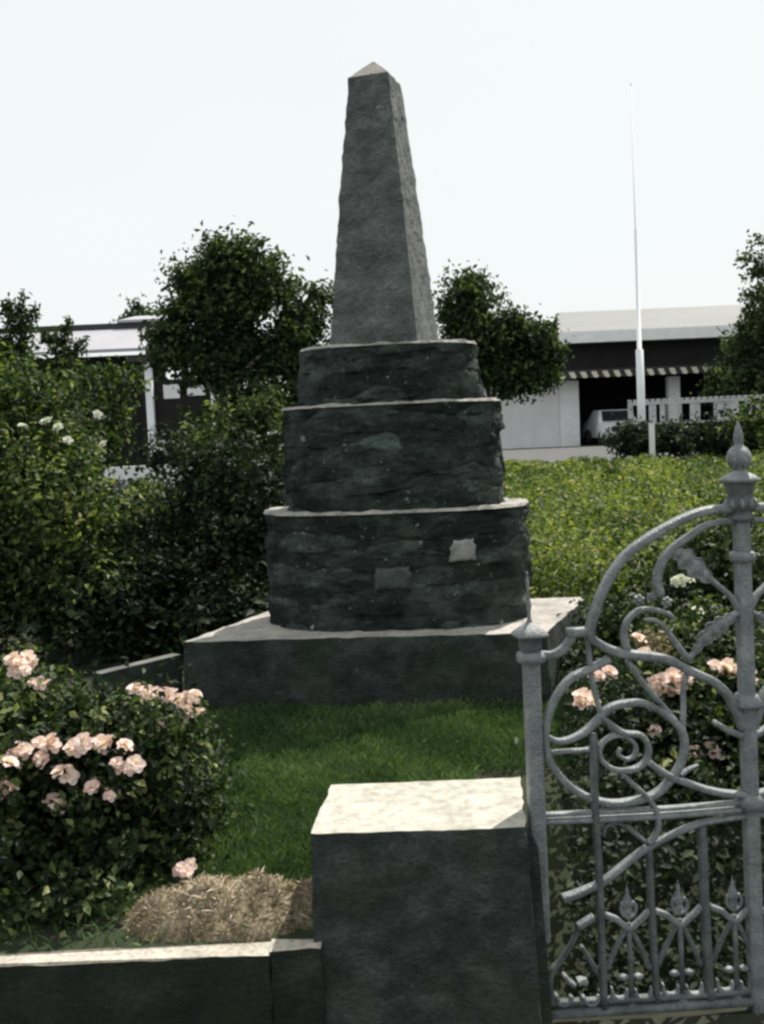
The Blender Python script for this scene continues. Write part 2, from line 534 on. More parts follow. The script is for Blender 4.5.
tier(MC.x - .005, MC.y + .0, .640, .632, .415, .405, Z1 + .01, Z2, 2.6, YW)
tier(MC.x - .010, MC.y + .0, .545, .508, .375, .36, Z2 + .01, Z3, 2.7, YW)
OB = R(-17)
def rect(cx, cy, a, b, yaw, n=None):
    c, s = math.cos(yaw), math.sin(yaw)
    return [(cx + x*c - y*s, cy + x*s + y*c) for x, y in ((-a,-b),(a,-b),(a,b),(-a,b))]
ocx, ocy = MC.x - .018, MC.y - .01
def rs(poly, n=14):
    out = []
    for i in range(4):
        a, b = Vector(poly[i]), Vector(poly[(i+1) % 4])
        for j in range(n): out.append(a.lerp(b, j / n))
    return out
zA = 3.70
ob = block('obelisk', [(rs(rect(ocx, ocy, .258, .26, OB)), Z3 + .01), (rs(rect(ocx, ocy, .190, .20, OB)), Z3 + .78),
                       (rs(rect(ocx + .002, ocy, .118, .14, OB)), zA)],
           [M['obelisk'], M['obelisk']], mon, .010, 14, 3, dz=.028, smooth=False)
tip = block('obelisk_tip', [(rs(rect(ocx + .002, ocy, .115, .136, OB), 8), zA + .002), (rs(rect(ocx - .004, ocy, .008, .010, OB), 8), zA + .115)],
            [M['obelisk_tip']] * 2, ob, .005, 12, 2, dz=.02, smooth=False)
# the two mended stones on the lowest tier
def on_tier(px, py):
    """point on the lowest tier's face under a pixel"""
    d = ray(px, py).normalized()
    for k in range(4000):
        p = CAMP + d * (4.6 + k * .0005)
        x, y = p.x - MC.x, p.y - MC.y
        c, s = math.cos(-YW), math.sin(-YW)
        u, v = x*c - y*s, x*s + y*c
        if (abs(u)/.772)**2.5 + (abs(v)/.472)**2.5 <= 1: return p
    return p
for quad, mt, nm in (([(449,562),(474,559),(472,538),(451,541)], 'patch', 'stone_patch'), ([(375,590),(410,588),(409,566),(376,569)], 'patch2', 'stone_patch')):
    N = 7
    V = []
    for off in (.026, -.03):
        for j in range(N):
            for i in range(N):
                u, v = i/(N-1), j/(N-1)
                a = Vector((*quad[0],)).lerp(Vector(quad[1]), u); b = Vector(quad[3]).lerp(Vector(quad[2]), u)
                q = a.lerp(b, v)
                p = on_tier(q.x + 3.5*noise.noise(Vector((i*.9, j*.9, 3))), q.y + 3.5*noise.noise(Vector((i*.9, j*.9, 8))))
                n = Vector((p.x - MC.x, (p.y - MC.y) * 2.5, 0)).normalized()
                V.append(p + n * (off + (.004 * noise.noise(p * 30) if off > 0 else 0) - (.010 if off > 0 and (i in (0, N-1) or j in (0, N-1)) else 0)))
    Fc = [(j*N+i, j*N+i+1, (j+1)*N+i+1, (j+1)*N+i) for j in range(N-1) for i in range(N-1)]
    K = N*N
    rim = [i for i in range(N)] + [j*N+N-1 for j in range(1, N)] + [(N-1)*N+i for i in range(N-2, -1, -1)] + [j*N for j in range(N-2, 0, -1)]
    Fc += [(rim[(i+1) % len(rim)], rim[i], rim[i]+K, rim[(i+1) % len(rim)]+K) for i in range(len(rim))]
    o = mesh(nm, V, Fc, M[mt], t1, True)
    o['label'] = 'pale squarish patch of cement' if mt == 'patch' else 'dull grey patch of cement'

# low kerb running from the plinth corner towards the rose bush
k0, k1 = onz(181, 649, .55), onz(104, 677, .50)
kd = (k1 - k0); kd.z = 0; kd.normalize()
kn = Vector((-kd.y, kd.x, 0))
if kn.x > 0: kn = -kn
kp = [k0 - kn*.0, k1 + kd*.02, k1 + kd*.02 + kn*.07, k0 + kn*.07]
kb = block('garden_kerb', [(resample([(p.x, p.y) for p in kp], .04), .12), (resample([(p.x, p.y) for p in kp], .04), .52)],
           [M['plinth'], stone_mat('kerb_top', (.08,.085,.08), (.14,.145,.135), (.2,.2,.19), 9)], None, .006, 9, 3, dz=.06, smooth=False)
tag(kb, 'low dark stone kerb running from the monument plinth corner to the rose bush', 'kerb')

# ------------------------------------------------------------------ gate pillar and garden wall
ZT = .545
a, b, c_, d_ = onz(310, 833.5, ZT), onz(526, 827.5, ZT), onz(520.5, 777, ZT), onz(331, 785, ZT)
top = [(p.x, p.y) for p in (a, b, c_, d_)]
bot = [(a.x - .012, a.y - .03), (b.x + .028, b.y - .03), (c_.x + .03, c_.y + .03), (d_.x - .012, d_.y + .03)]
tp, bt = resample(top, .02), None
bt = []
n_ = len(tp)
ks = [max(1, round((Vector(top[(i+1) % 4]) - Vector(top[i])).length / .02)) for i in range(4)]
for i in range(4):
    for j in range(ks[i]): bt.append(Vector(bot[i]).lerp(Vector(bot[(i+1) % 4]), j / ks[i]))
pil = thing('gate_pillar', 'squat dark stone gate pillar with a flat cream coloured top', 'pillar', ((a.x+b.x)/2, a.y + .2, ZP))
block('shaft', [(bt, ZP - .05), (tp, ZT)], [M['pillar'], M['pillar_top']], pil, .0065, 13, 12, dz=.018, smooth=False, capamp=.2, edge_amp=.003)
s0, s1 = onz(523, 777, ZT), onz(527, 826, ZT)
bx0, bx1 = b.x + .004, b.x + .048
bb = MB()
yb0, yb1 = b.y + .06, b.y + .125
V = [(bx0, yb0, ZP-.03), (bx1+.022, yb0, ZP-.03), (bx1+.022, yb1, ZP-.03), (bx0, yb1, ZP-.03),
     (bx0 - .006, yb0, ZT - .012), (bx1 - .006, yb0, ZT - .085), (bx1 - .006, yb1, ZT - .085), (bx0 - .006, yb1, ZT - .012)]
bb.hexa(V)
bb.build('gate_stop', M['pillar'], pil)

WZ = .225
w0, w1 = onz(-60, 964, WZ), onz(268, 961, WZ)
wy = (w0.y + w1.y) / 2
def garden_wall(x0, x1, y0, y1, z, label, seed):
    P = resample([(x0, y0), (x1, y0), (x1, y1), (x0, y1)], .03)
    Q = resample([(x0, y0 - .01), (x1, y0 - .01), (x1, y1), (x0, y1)], .03)
    o = block('garden_wall', [(P, ZP - .05), (P, z)], [M['wall'], M['wall_top']], None, .009, 12, 4, dz=.02, smooth=False, edge_amp=.007)
    return tag(o, label, 'wall')
xe = onz(270, 950, WZ).x
garden_wall(-4.2, xe - .0015, wy, wy + .072, WZ, 'long low garden wall with pale worn top in front of the pink rose bush', 1)
garden_wall(xe + .0025, a.x + .02, wy + .012, wy + .075, WZ + .006, 'short stub of low wall between the cracked joint and the gate pillar', 2)

# ------------------------------------------------------------------ iron gate
PXW = 2.98 / F                                # metres per pixel at the gate
POSTX = 744                                   # image column of the tall post
AX0, AX1 = gp(741, 520), gp(757, 1000)
def mir(p):                                    # mirror a point in the tall post's vertical axis
    t = (p.z - AX1.z) / (AX0.z - AX1.z)
    ax = AX1.lerp(AX0, t)
    u = (p - ax).dot(GX)
    return p - GX * (2 * u)

def leaf_ribbon(pts, width, lobes, nrm, curl=.25):
    """acanthus leaf: lobed ribbon folded along its midrib, given a thickness"""
    V, Fc = [], []
    n = len(pts)
    for side in (.003, -.003):
        for i, p in enumerate(pts):
            t = i / (n - 1)
            tg = (pts[min(i+1, n-1)] - pts[max(i-1, 0)]).normalized()
            b = tg.cross(nrm).normalized()
            w = width * (math.sin(math.pi * min(1, t * 1.02 + .04)) ** .7) * (.58 + .42 * abs(math.sin(t * lobes * math.pi)))
            for j in range(5):
                s = (j - 2) / 2
                V.append(p + b * (w * s) + nrm * (side + w * curl * (1 - abs(s)) + .3 * w * curl * math.sin(t * lobes * 2 * math.pi) * abs(s)))
    K = n * 5
    for i in range(n - 1):
        for j in range(4):
            q = (i*5+j, i*5+j+1, (i+1)*5+j+1, (i+1)*5+j)
            Fc.append(q); Fc.append(tuple(x + K for x in reversed(q)))
    rim = [i*5 for i in range(n)] + [(n-1)*5+j for j in range(1, 5)] + [i*5+4 for i in range(n-2, -1, -1)] + [j for j in range(3, 0, -1)]
    for i in range(len(rim)):
        x, y = rim[i], rim[(i+1) % len(rim)]
        Fc.append((y, x, x + K, y + K))
    return V, Fc

def gate_leaf(label, mirror):
    T = (lambda p: mir(p)) if mirror else (lambda p: p)
    base = T(gp(655, 1008))
    g = thing('iron_gate', label, 'gate', base, 'paired leaves of the iron gate')
    def bar(name, px, w, d=.008, off=0., taper=None, mat='iron', sm=8):
        pts = smooth_path([T(gp(x, y, off)) for x, y in px], sm)
        ww = w * PXW / 2
        n = len(pts)
        wl = [ww] * n
        if taper: wl = [ww * (taper[0] + (taper[1] - taper[0]) * i / (n - 1)) for i in range(n)]
        return MB().sweep(pts, wl, [max(.7*x, d * 1.45 * (x / ww)) if taper else d * 1.45 for x in wl], GN).build(name, M[mat], g, True)
    arch = [(738,508),(706,511),(679,521),(650,537),(624,557),(606,584),(595,610),(590,634),(599,644),(618,652.5),(642,655.5),(660,658),(675,663),(690,671),(703,677),(715,683),(728,696),(738,714),(743,728)]
    bar('outer_arch', arch, 9.0, .014)
    bar('inner_arch', [(738,520),(708,525),(688,537),(673,548),(662,562),(657,580),(660,595)], 6.0, .010, 0, (1., 1.35))
    bar('small_scroll', [(627,650),(624,634),(628,620),(640,610),(655,610),(668,614),(674,619)], 6.2, .010, 0, (1.1, .6))
    bar('leaf_stem', [(644,620),(657,621),(666,629),(674,641),(688,659)], 5.4, .009, 0, (.6, 1.1))
    big = [(609,659),(590,669),(570,679),(556,697),(547.5,719),(545.5,740),(550,761),(565,782),(585,796),(609,803),(633,801),(655,794),(671,779),(681,762),(684.5,745),(681,730),(671,719),(656,708.5),(640,703),(622,704),(608,709),(599,718)]
    bar('large_scroll', big, 7.2, .011)
    bar('spiral', [(600,716),(610,724),(624,733),(640,735),(648,747),(645,761),(633,769),(616,770),(602,761),(599,749),(605,740),(616,735),(627,737),(635,745),(634,755),(626,759),(618,754),(620,748)], 6.4, .011, .003, (1., .55))
    bar('side_tendril', [(599,718),(586,730),(572,738),(558,741),(548,737)], 6.8, .010, .004, (1.1, .8))
    bar('small_rail', [(551,752.5),(570,751),(592,749.5)], 4.4, .007)
    bar('upper_stem', [(588,638),(590,660),(594,688),(601,714)], 5.0, .008, -.004)
    bar('cross_stem', [(628,661),(644,684),(662,705),(678,724)], 5.4, .009, -.004)
    bar('rod', [(688,671),(684,688),(684,705),(683.5,735)], 4.6, .007, -.005)
    bar('hook', [(714,722),(729,731),(744,736)], 5.6, .010, 0, (.9, 1.2))
    bar('twig', [(680,775),(689,769),(698,765)], 3.6, .007, 0, (1.2, .7))
    bar('sweeping_tendril', [(646,760),(664,773),(688,783),(715,791),(750,795)], 6.8, .011, .006)
    bar('drop_tendril', [(621,773),(633,784),(647,797),(655,810),(657,828),(648,843)], 5.0, .009, .008)
    bar('middle_rail', [(540,814.5),(655,808.5),(752,801)], 4.6, .008, .004)
    bar('middle_rail', [(540,821.5),(655,816),(752,808)], 5.4, .012)
    bar('brace', [(562,898),(574,894),(586,889),(604,880),(638,853),(666,837),(700,823),(752,814)], 6.4, .010, .004, (1.2, .8))
    bar('small_arch', [(603,836),(606,826),(618,823),(634,833),(645,842)], 4.2, .008, 0, (.8, 1.), 'iron_dark')
    bar('upright', [(592,733),(594,807),(598,873),(603,1006)], 6.8, .010, .010, None, 'iron_dark')
    bar('upright', [(648.5,844),(652,920),(657,1002)], 6.2, .010, 0, None, 'iron_dark')
    bar('upright', [(701.5,826),(705,910),(710,999)], 8.2, .011, 0, None, 'iron_dark')
    bar('bottom_rail', [(548,1003.5),(655,997.5),(757,990.5)], 5.5, .009, -.002, None, 'iron_dark')
    bar('bottom_rail', [(548,1013),(655,1006.5),(757,999.5)], 9.0, .014, 0, None, 'iron_dark')
    # floret heads above the small scroll, and bosses
    for x, y, r in ((638,600,8), (651,597,7), (666,602,7.5)):
        mb = MB()
        cpt = T(gp(x, y))
        for k in range(6):
            q = k * math.pi / 3 + .3
            mb.lathe([(.002, -.004), (.5*r*PXW*.55, 0), (.3*r*PXW, .008), (.002, .012)], cpt + (GX*math.cos(q) + Vector((0,0,1))*math.sin(q)) * (r*PXW*.48) , 7, ax=GX, ay=Vector((0,0,1)), az=GN)
        mb.lathe([(.002, -.002), (.4*r*PXW, .004), (.25*r*PXW, .014), (.001, .018)], cpt, 8, ax=GX, ay=Vector((0,0,1)), az=GN)
        mb.build('floret', M['iron'], g, True)
    def acanthus(px, width, lobes, curl=.3):
        V, Fc = leaf_ribbon(smooth_path([T(gp(x, y, .006)) for x, y in px], 10), width * PXW / 2, lobes, GN, curl)
        mesh('acanthus_leaf', V, Fc, M['iron'], g, True)
    acanthus([(672,549),(684,558),(700,572),(716,585)], 25, 4.3, .5)
    acanthus([(734,615),(719,625),(704,638),(688,660)], 20, 5.2, .5)
    bar('leaf_stem', [(690,559),(704,573),(718,586),(731,597),(739,610)], 5.2, .010, .002, (.8, 1.1))
    bar('leaf_stem', [(740,611),(724,621),(707,635),(687,662)], 4.6, .009, .002, (1.1, .8))
    # row of spears between the uprights, with crossed legs and crescent feet
    for nx, ny, hw in ((628.5, 923, 23), (679.5, 919, 24), (734, 915, 23)):
        mb = MB()
        def L(dx, dy, off=0): return T(gp(nx + dx, ny + dy, off))
        V, Fc = leaf_ribbon(smooth_path([L(0, -6), L(-.6, -14), L(-1.2, -24), L(-2, -39)], 8), 11*PXW/2, 2.5, GN, .45)
        mb.add(V, Fc)
        for sx in (-1, 1):
            mb.sweep(smooth_path([L(sx*.5, -5), L(sx*6, -9), L(sx*7.5, -16), L(sx*4.5, -21), L(sx*2, -17)], 6), [1.5*PXW]*25, [.005]*25, GN)
        mb.build('spearhead', M['iron'], g, True)
        mb = MB()
        p = smooth_path([L(-hw, -8), L(-hw*.55, -4), L(0, 5), L(hw*.5, -3), L(hw*.92, -13)], 8)
        mb.sweep(p, [3.0*PXW]*len(p), [.009]*len(p), GN)
        mb.build('cross_arm', M['iron'], g, True)
        for sx in (-1, 1):
            p = smooth_path([L(sx*1.5, 4), L(sx*11, 22), L(sx*22, 47)], 8)
            MB().sweep(p, [2.1*PXW + .9*PXW*i/len(p) for i in range(len(p))], [.006]*len(p), GN).build('crossed_leg', M['iron_dark'], g, True)
            p = [L(sx*2.5+2, 53 - sx*.3, .004), L(sx*7.5+2, 52.5 - sx*.6, .006), L(sx*12+2, 53.5 - sx*.8, .004)]
            MB().sweep(p, [1.6*PXW, 2.7*PXW, 1.6*PXW], [.006, .012, .006], GN).build('leaf_boss', M['iron'], g, True)
            p = smooth_path([L(sx*4+3, 66), L(sx*6+3, 73.5), L(sx*12+3, 76), L(sx*18+3, 73), L(sx*20+3, 64)], 6)
            k = len(p)
            MB().sweep(p, [(.8 + 2.2*math.sin(math.pi*i/(k-1)))*PXW for i in range(k)], [.008]*k, GN).build('crescent', M['iron'], g, True)
        mb = MB()
        mb.sweep([L(0, 0), L(2, 40), L(3, 82)], [2.4*PXW]*3, [.006]*3, GN)
        mb.lathe([(7*PXW, 0), (6*PXW, .008), (1.5*PXW, .02)], L(3, 84), 10, ax=GX, ay=GN, az=Vector((0,0,1)))
        mb.build('spear_shaft', M['iron_dark'], g, True)
    # half motif at the shutting side
    bar('cross_arm', [(594,917),(587,921),(578,927)], 6.5, .010, 0, None, 'iron')
    bar('crossed_leg', [(579,926),(574,939),(567,951),(559,962),(551,972),(550,986),(552,1004)], 4.6, .008, 0, (.8, 1.3), 'iron_dark')
    bar('crossed_leg', [(581,946),(588,957),(597,972)], 4.6, .008, 0, (.9, 1.2), 'iron_dark')
    bar('leaf_boss', [(563,974),(568,980),(574,984)], 4.6, .010, .004)
    bar('leaf_boss', [(577,981),(581,980),(586,981)], 6.0, .012, .004)
    bar('crescent', [(555,994),(560,1003),(567,1003),(572,996)], 4.5, .008)
    bar('crescent', [(582,996),(588,1003),(594,1003),(600,996)], 4.5, .008)
    return g

gate_leaf('ornate grey iron gate leaf with large scrolls and spear row beside the stone pillar', False)
gate_leaf('second iron gate leaf cut off by the right edge beyond the tall post', True)

# tall gate post with urn finial
def vpost(px, py0, py1):
    return gp(*px)
tpz0 = ZP - .05
def along(py):
    t = (py - 520) / 480
    return gp(741 + 16 * t, py)
post = thing('gate_post', 'tall grey iron gate post topped by a round urn finial', 'post', along(1010), 'iron gate posts')
UP = Vector((0, 0, 1))
UPX = (AX0 - AX1).normalized()
mb = MB(); mb.sweep([along(1030), along(760), along(515)], [7.6*PXW]*3, [.024]*3, GN, seg=12, pw=.5); mb.build('shaft', M['iron'], post, False)
def ring(name, py, prof, seg=16, sq=None, mat='iron', px=None):
    c = along(py) if px is None else gp(px, py)
    MB().lathe([(r * PXW, z * PXW) for r, z in prof], c, seg, ax=GX, ay=-GN, az=UPX, sq=sq).build(name, M[mat], post, True)
ring('collar', 558, [(9,-4),(12,-3),(13,0),(13,3),(12,6),(9,7)])
ring('collar', 702, [(9,-5),(13.5,-4),(14,-1),(10,8),(9,9)], 16, .6)
ring('collar', 803, [(9,-6),(13,-5),(13,5),(10,9),(9,10)], 16, .6)
ring('capital', 518, [(9,-4),(13,-2),(13,2),(10,6),(12.5,9),(15,16),(12,19),(12.5,24),(15,34),(16,37)], 20, None, 'iron_dark')
mb = MB()
for k in range(10):
    q = 2*math.pi*k/10
    dirv = GX*math.cos(q) - GN*math.sin(q)
    c0 = along(518)
    mb.tube([c0 + UPX*(8*PXW) + dirv*(11*PXW), c0 + UPX*(14*PXW) + dirv*(15.5*PXW), c0 + UPX*(19*PXW) + dirv*(13.5*PXW)], [.004, .008, .005], 7)
mb.build('leaf_band', M['iron'], post, True)
ring('cap_plate', 481, [(16,-2),(19.5,0),(20,2),(14,6),(7,9.5),(5.5,12)], 24, None, 'iron')
mb = MB()
c0 = along(481)
mb.lathe([(5.5*PXW, 10*PXW), (7*PXW, 13*PXW), (10.5*PXW, 18*PXW), (12*PXW, 23.5*PXW), (11*PXW, 28.5*PXW), (7.5*PXW, 33*PXW), (4.5*PXW, 35.5*PXW), (4*PXW, 37*PXW), (5*PXW, 40*PXW), (4.6*PXW, 46*PXW), (3*PXW, 52*PXW), (1.2*PXW, 57*PXW), (.4*PXW, 60*PXW)], c0, 20, ax=GX, ay=-GN, az=UPX)
for k in range(8):
    q = 2*math.pi*k/8
    dv = GX*math.cos(q) - GN*math.sin(q)
    mb.tube([c0 + UPX*(14*PXW) + dv*(7.6*PXW), c0 + UPX*(19*PXW) + dv*(11*PXW), c0 + UPX*(24*PXW) + dv*(12*PXW)], [.004, .006, .003], 6)
mb.build('urn', M['iron'], post, True)

# short gate post against the pillar
def along2(py): return gp(530 + 6.5 * (py - 640) / 170, py)
p2 = thing('gate_post', 'short square iron gate post with twisted leaf spike against the stone pillar', 'post', along2(900), 'iron gate posts')
MB().sweep([along2(940), along2(800), along2(650)], [8.3*PXW]*3, [.022]*3, GN, seg=12, pw=.4).build('shaft', M['iron'], p2, False)
def ring2(name, py, prof, seg=16, sq=None, mat='iron'):
    MB().lathe([(r * PXW, z * PXW) for r, z in prof], along2(py), seg, ax=GX, ay=-GN, az=UPX, sq=sq).build(name, M[mat], p2, True)
ring2('collar', 657, [(9,-5),(13.5,-4),(13.5,2),(11,5),(9,6)], 16, .5)
ring2('neck', 650, [(9,-2),(10,1),(10.5,6),(11,12),(12,14)], 16, .5, 'iron_dark')
ring2('cap_plate', 635, [(15,-1),(17,0),(17,1.5),(9,8),(3,12.5)], 16, .45)
mb = MB()
pts = [along2(624) + UPX * (k * 3.05 * PXW) for k in range(18)]
V, Fc = [], []
for i, p in enumerate(pts):
    q = i * .45
    w = (3.9 - .16 * i) * PXW
    for k in range(6):
        an = q + k * math.pi / 3
        V.append(p + (GX * math.cos(an) - GN * math.sin(an)) * w * (1 if k % 3 == 0 else .55))
for i in range(len(pts) - 1):
    for k in range(6): Fc.append((i*6+k, i*6+(k+1) % 6, (i+1)*6+(k+1) % 6, (i+1)*6+k))
Fc += [tuple(range(5, -1, -1)), tuple((len(pts)-1)*6+k for k in range(6))]
mb.add(V, Fc).build('spike', M['iron'], p2, True)
br_ = smooth_path([gp(541,655), gp(552,655), gp(563,649), gp(571,638), gp(574,632)], 8)
mb = MB(); mb.sweep(br_, [4.3*PXW]*len(br_), [.012]*len(br_), GN)
mb.sweep([gp(567,632.5), gp(580,632), gp(592,631)], [4.6*PXW]*3, [.016]*3, GN, pw=.4)
mb.build('bracket', M['iron'], p2, True)
# worn stone sill under the gate
g0, g1 = gp(540, 1019), gp(764, 1003)
sl_ = [(g0.x - .02, g0.y - .16), (g0.x + 1.6, g0.y - .02), (g0.x + 1.6, g0.y + .2), (g0.x - .02, g0.y + .06)]
o = block('gate_sill', [(resample(sl_, .05), ZP - .05), (resample(sl_, .05), min(g0.z, g1.z) - .02)], [M['pavement'], M['pavement']], None, .005, 9, 4, dz=.05, smooth=False)
tag(o, 'mossy brown stone sill under the iron gate', 'sill')

# ------------------------------------------------------------------ foliage
def leaves(name, P, N, size, mat, parent=None, tone=None, aspect=.55, fold=.25, spread=.6):
    """one folded leaf per point"""
    n = len(P)
    N = N / (np.linalg.norm(N, axis=1, keepdims=True) + 1e-9)
    N = N + RNG.normal(0, spread, (n, 3))
    N /= np.linalg.norm(N, axis=1, keepdims=True)
    A = np.cross(N, RNG.normal(0, 1, (n, 3)))
    A /= np.linalg.norm(A, axis=1, keepdims=True) + 1e-9
    B = np.cross(N, A)
    s = (size * RNG.uniform(.6, 1.3, n))[:, None]
    V = np.empty((n, 4, 3))
    V[:, 0] = P - A * s * .5
    V[:, 1] = P + B * s * aspect * .5 + N * s * fold * .5 + A * s * .05
    V[:, 2] = P + A * s * .5 - N * s * .1
    V[:, 3] = P - B * s * aspect * .5 + N * s * fold * .5 + A * s * .05
    me = bpy.data.meshes.new(name)
    V = V.reshape(-1, 3)
    p = parent
    while p is not None:
        V = V - np.array(p.location); p = p.parent
    me.vertices.add(4 * n)
    me.vertices.foreach_set('co', V.astype(np.float32).ravel())
    me.loops.add(6 * n)
    me.polygons.add(2 * n)
    b = (np.arange(n) * 4)[:, None]
    idx = np.concatenate([b, b + 1, b + 2, b, b + 2, b + 3], axis=1).ravel()
    me.loops.foreach_set('vertex_index', idx.astype(np.int32))
    me.polygons.foreach_set('loop_start', (np.arange(2 * n) * 3).astype(np.int32))
    if tone is None: tone = RNG.uniform(0, 1, n)
    a_ = me.attributes.new('tone', 'FLOAT', 'POINT')
    a_.data.foreach_set('value', np.repeat(np.clip(tone, 0, 1), 4).astype(np.float32))
    me.materials.append(mat)
    me.update(calc_edges=True)
    me.validate()
    o = bpy.data.objects.new(name, me)
    COL.objects.link(o)
    if parent is not None: o.parent = parent
    return o

def clumps(blobs, n_cl, per, sig, shell=.55, up=.4):
    """leaf points: clusters inside ellipsoid blobs, denser towards the surface"""
    blobs = [(np.array(c, float), np.array(r if hasattr(r, '__len__') else (r, r, r), float)) for c, r in blobs]
    vol = np.array([np.prod(r) ** (2/3) for _, r in blobs])
    pick = RNG.choice(len(blobs), n_cl, p=vol / vol.sum())
    C = np.array([blobs[i][0] for i in pick]); Rr = np.array([blobs[i][1] for i in pick])
    d = RNG.normal(0, 1, (n_cl, 3)); d /= np.linalg.norm(d, axis=1, keepdims=True)
    rad = shell + (1 - shell) * RNG.uniform(0, 1, (n_cl, 1)) ** .7
    rad *= np.clip(RNG.normal(1.0, .13, (n_cl, 1)), .6, 1.35)
    cc = C + d * Rr * rad
    tone_c = RNG.normal(0, .24, n_cl)
    k = np.repeat(np.arange(n_cl), per)
    P = cc[k] + RNG.normal(0, sig, (n_cl * per, 3)) * RNG.uniform(.35, 1.5, (n_cl, 1))[k]
    N = d[k] * .8 + np.array([0, 0, up])
    T = np.clip(.42 + tone_c[k] + RNG.normal(0, .22, len(k)), 0, 1)
    return P, N, T

def broken(blobs, n, f0=.34, f1=.6, sprig=.85):
    """break big crown volumes into many small uneven ones so that gaps open between them"""
    out = []
    vol = np.array([np.prod(r if hasattr(r, '__len__') else (r,)*3) for _, r in blobs])
    for i in RNG.choice(len(blobs), n, p=vol / vol.sum()):
        c, r = blobs[i]
        r = np.array(r if hasattr(r, '__len__') else (r,)*3, float)
        d = RNG.normal(0, 1, 3); d /= np.linalg.norm(d)
        f = RNG.uniform(f0, f1)
        out.append((np.array(c, float) + d * r * RNG.uniform(.45, 1.02 - f * .35), tuple(r * f * RNG.uniform(.75, 1.2, 3))))
        if RNG.uniform() < sprig:
            d = RNG.normal(0, 1, 3); d[2] = abs(d[2]) * 1.2; d /= np.linalg.norm(d)
            out.append((np.array(c, float) + d * r * RNG.uniform(.95, 1.14), tuple(r * RNG.uniform(.10, .2) * np.array([1, 1, 1.5]))))
    return out

def woody(name, base, tips, r0, mat, parent, sag=.1):
    mb = MB()
    b = Vector(base)
    for (tp_, rr) in tips:
        tp_ = Vector(tp_)
        mid = b.lerp(tp_, .5) + Vector((random.uniform(-.1, .1), random.uniform(-.1, .1), .12)) * (tp_ - b).length
        pts = smooth_path([b, mid, tp_], 5)
        mb.tube(pts, [r0 * rr * (1 - .75 * i / (len(pts) - 1)) for i in range(len(pts))], 6)
    return mb.build(name, mat, parent, True)

import zlib
def reseed(label):
    global RNG
    k = zlib.crc32(label.encode())
    RNG = np.random.default_rng(k)
    random.seed(k)

def shrub(name, label, cat, base, blobs, n_cl, per, sig, size, mat, group=None, shell=.5, aspect=.55, tone_shift=0, zmin=None, stems=9, stem_r=.02, bark='bark', up=.4, spread=.6):
    reseed(label)
    t = thing(name, label, cat, base, group)
    P, N, T = clumps(broken(blobs, 14 + 5 * len(blobs), .4, .7, .25), n_cl, per, sig, shell, up)
    if zmin is not None:
        k = P[:, 2] > zmin
        P, N, T = P[k], N[k], T[k]
    leaves('foliage', P, N, size, M[mat], t, T + tone_shift, aspect, spread=spread)
    tips = []
    for i in range(stems):
        c, r = blobs[i % len(blobs)]
        r = r if hasattr(r, '__len__') else (r, r, r)
        tips.append((Vector(c) + Vector((random.uniform(-.6, .6)*r[0], random.uniform(-.6, .6)*r[1], random.uniform(0, .6)*r[2])), random.uniform(.6, 1)))
    woody('stem', base, tips, stem_r, M[bark], t)
    return t

def tree(name, label, base, trunk_top, limbs, blobs, n_cl, per, sig, size, mat, r0, group=None, shell=.45, bark='bark', aspect=.5, spread=.6):
    reseed(label)
    t = thing(name, label, 'tree', base, group)
    mb = MB()
    b, tt = Vector(base), Vector(trunk_top)
    pts = smooth_path([b, b.lerp(tt, .5) + Vector((.05, 0, 0)), tt], 6)
    mb.tube(pts, [r0 * (1.25 - .55 * i / (len(pts) - 1)) for i in range(len(pts))], 9)
    for lp in limbs:
        lp = Vector(lp)
        mid = tt.lerp(lp, .5) + Vector((0, 0, .08 * (lp - tt).length))
        q = smooth_path([tt.lerp(b, .06), mid, lp], 5)
        mb.tube(q, [r0 * .55 * (1 - .8 * i / (len(q) - 1)) for i in range(len(q))], 7)
    mb.build('trunk', M[bark], t, True)
    P, N, T = clumps(broken(blobs, 14 + 5 * len(blobs)), n_cl, per, sig * .8, shell)
    leaves('crown', P, N, size, M[mat], t, T, aspect, spread=spread)
    return t

# roses ---------------------------------------------------------------
def bloom_mesh(seed, mat):
    r = random.Random(seed)
    V, Fc, tn = [], [], []
    for ring_i, (n, rad, tilt, ln) in enumerate(((5, .35, .25, 1.0), (6, .30, .65, .9), (5, .2, 1.05, .75), (3, .1, 1.4, .55))):
        for k in range(n):
            q = 2*math.pi*(k + r.uniform(-.2, .2))/n + ring_i*.5
            tl = tilt + r.uniform(-.15, .15)
            o = Vector((math.cos(q), math.sin(q), 0))
            sd = Vector((-math.sin(q), math.cos(q), 0))
            dr = o*math.cos(tl) + Vector((0,0,1))*math.sin(tl)
            nn = -o*math.sin(tl) + Vector((0,0,1))*math.cos(tl)
            bs = len(V)
            tone = r.uniform(.55, 1) - .1*(ring_i == 3)
            for (u, w, lift) in ((0, .12, 0), (.45, .42, .10), (.85, .40, .02), (1.02, .18, -.08)):
                for s in (-1, 0, 1):
                    V.append(o*(rad*.25) + dr*(u*ln) + sd*(s*w*ln) + nn*(lift + .10*abs(s)))
                    tn.append(max(0, min(1, tone - .55*(u < .2) - .15*(u > 1))))
            for i in range(3):
                for j in range(2): Fc.append((bs+i*3+j, bs+i*3+j+1, bs+(i+1)*3+j+1, bs+(i+1)*3+j))
    o = mesh('rose_bloom', V, Fc, M[mat], None, True, None, tn)
    me = o.data
    bpy.data.objects.remove(o)
    return me
BL = [bloom_mesh(s, 'petal') for s in (1, 2, 3)]
BLW = [bloom_mesh(s, 'white_petal') for s in (4, 5)]
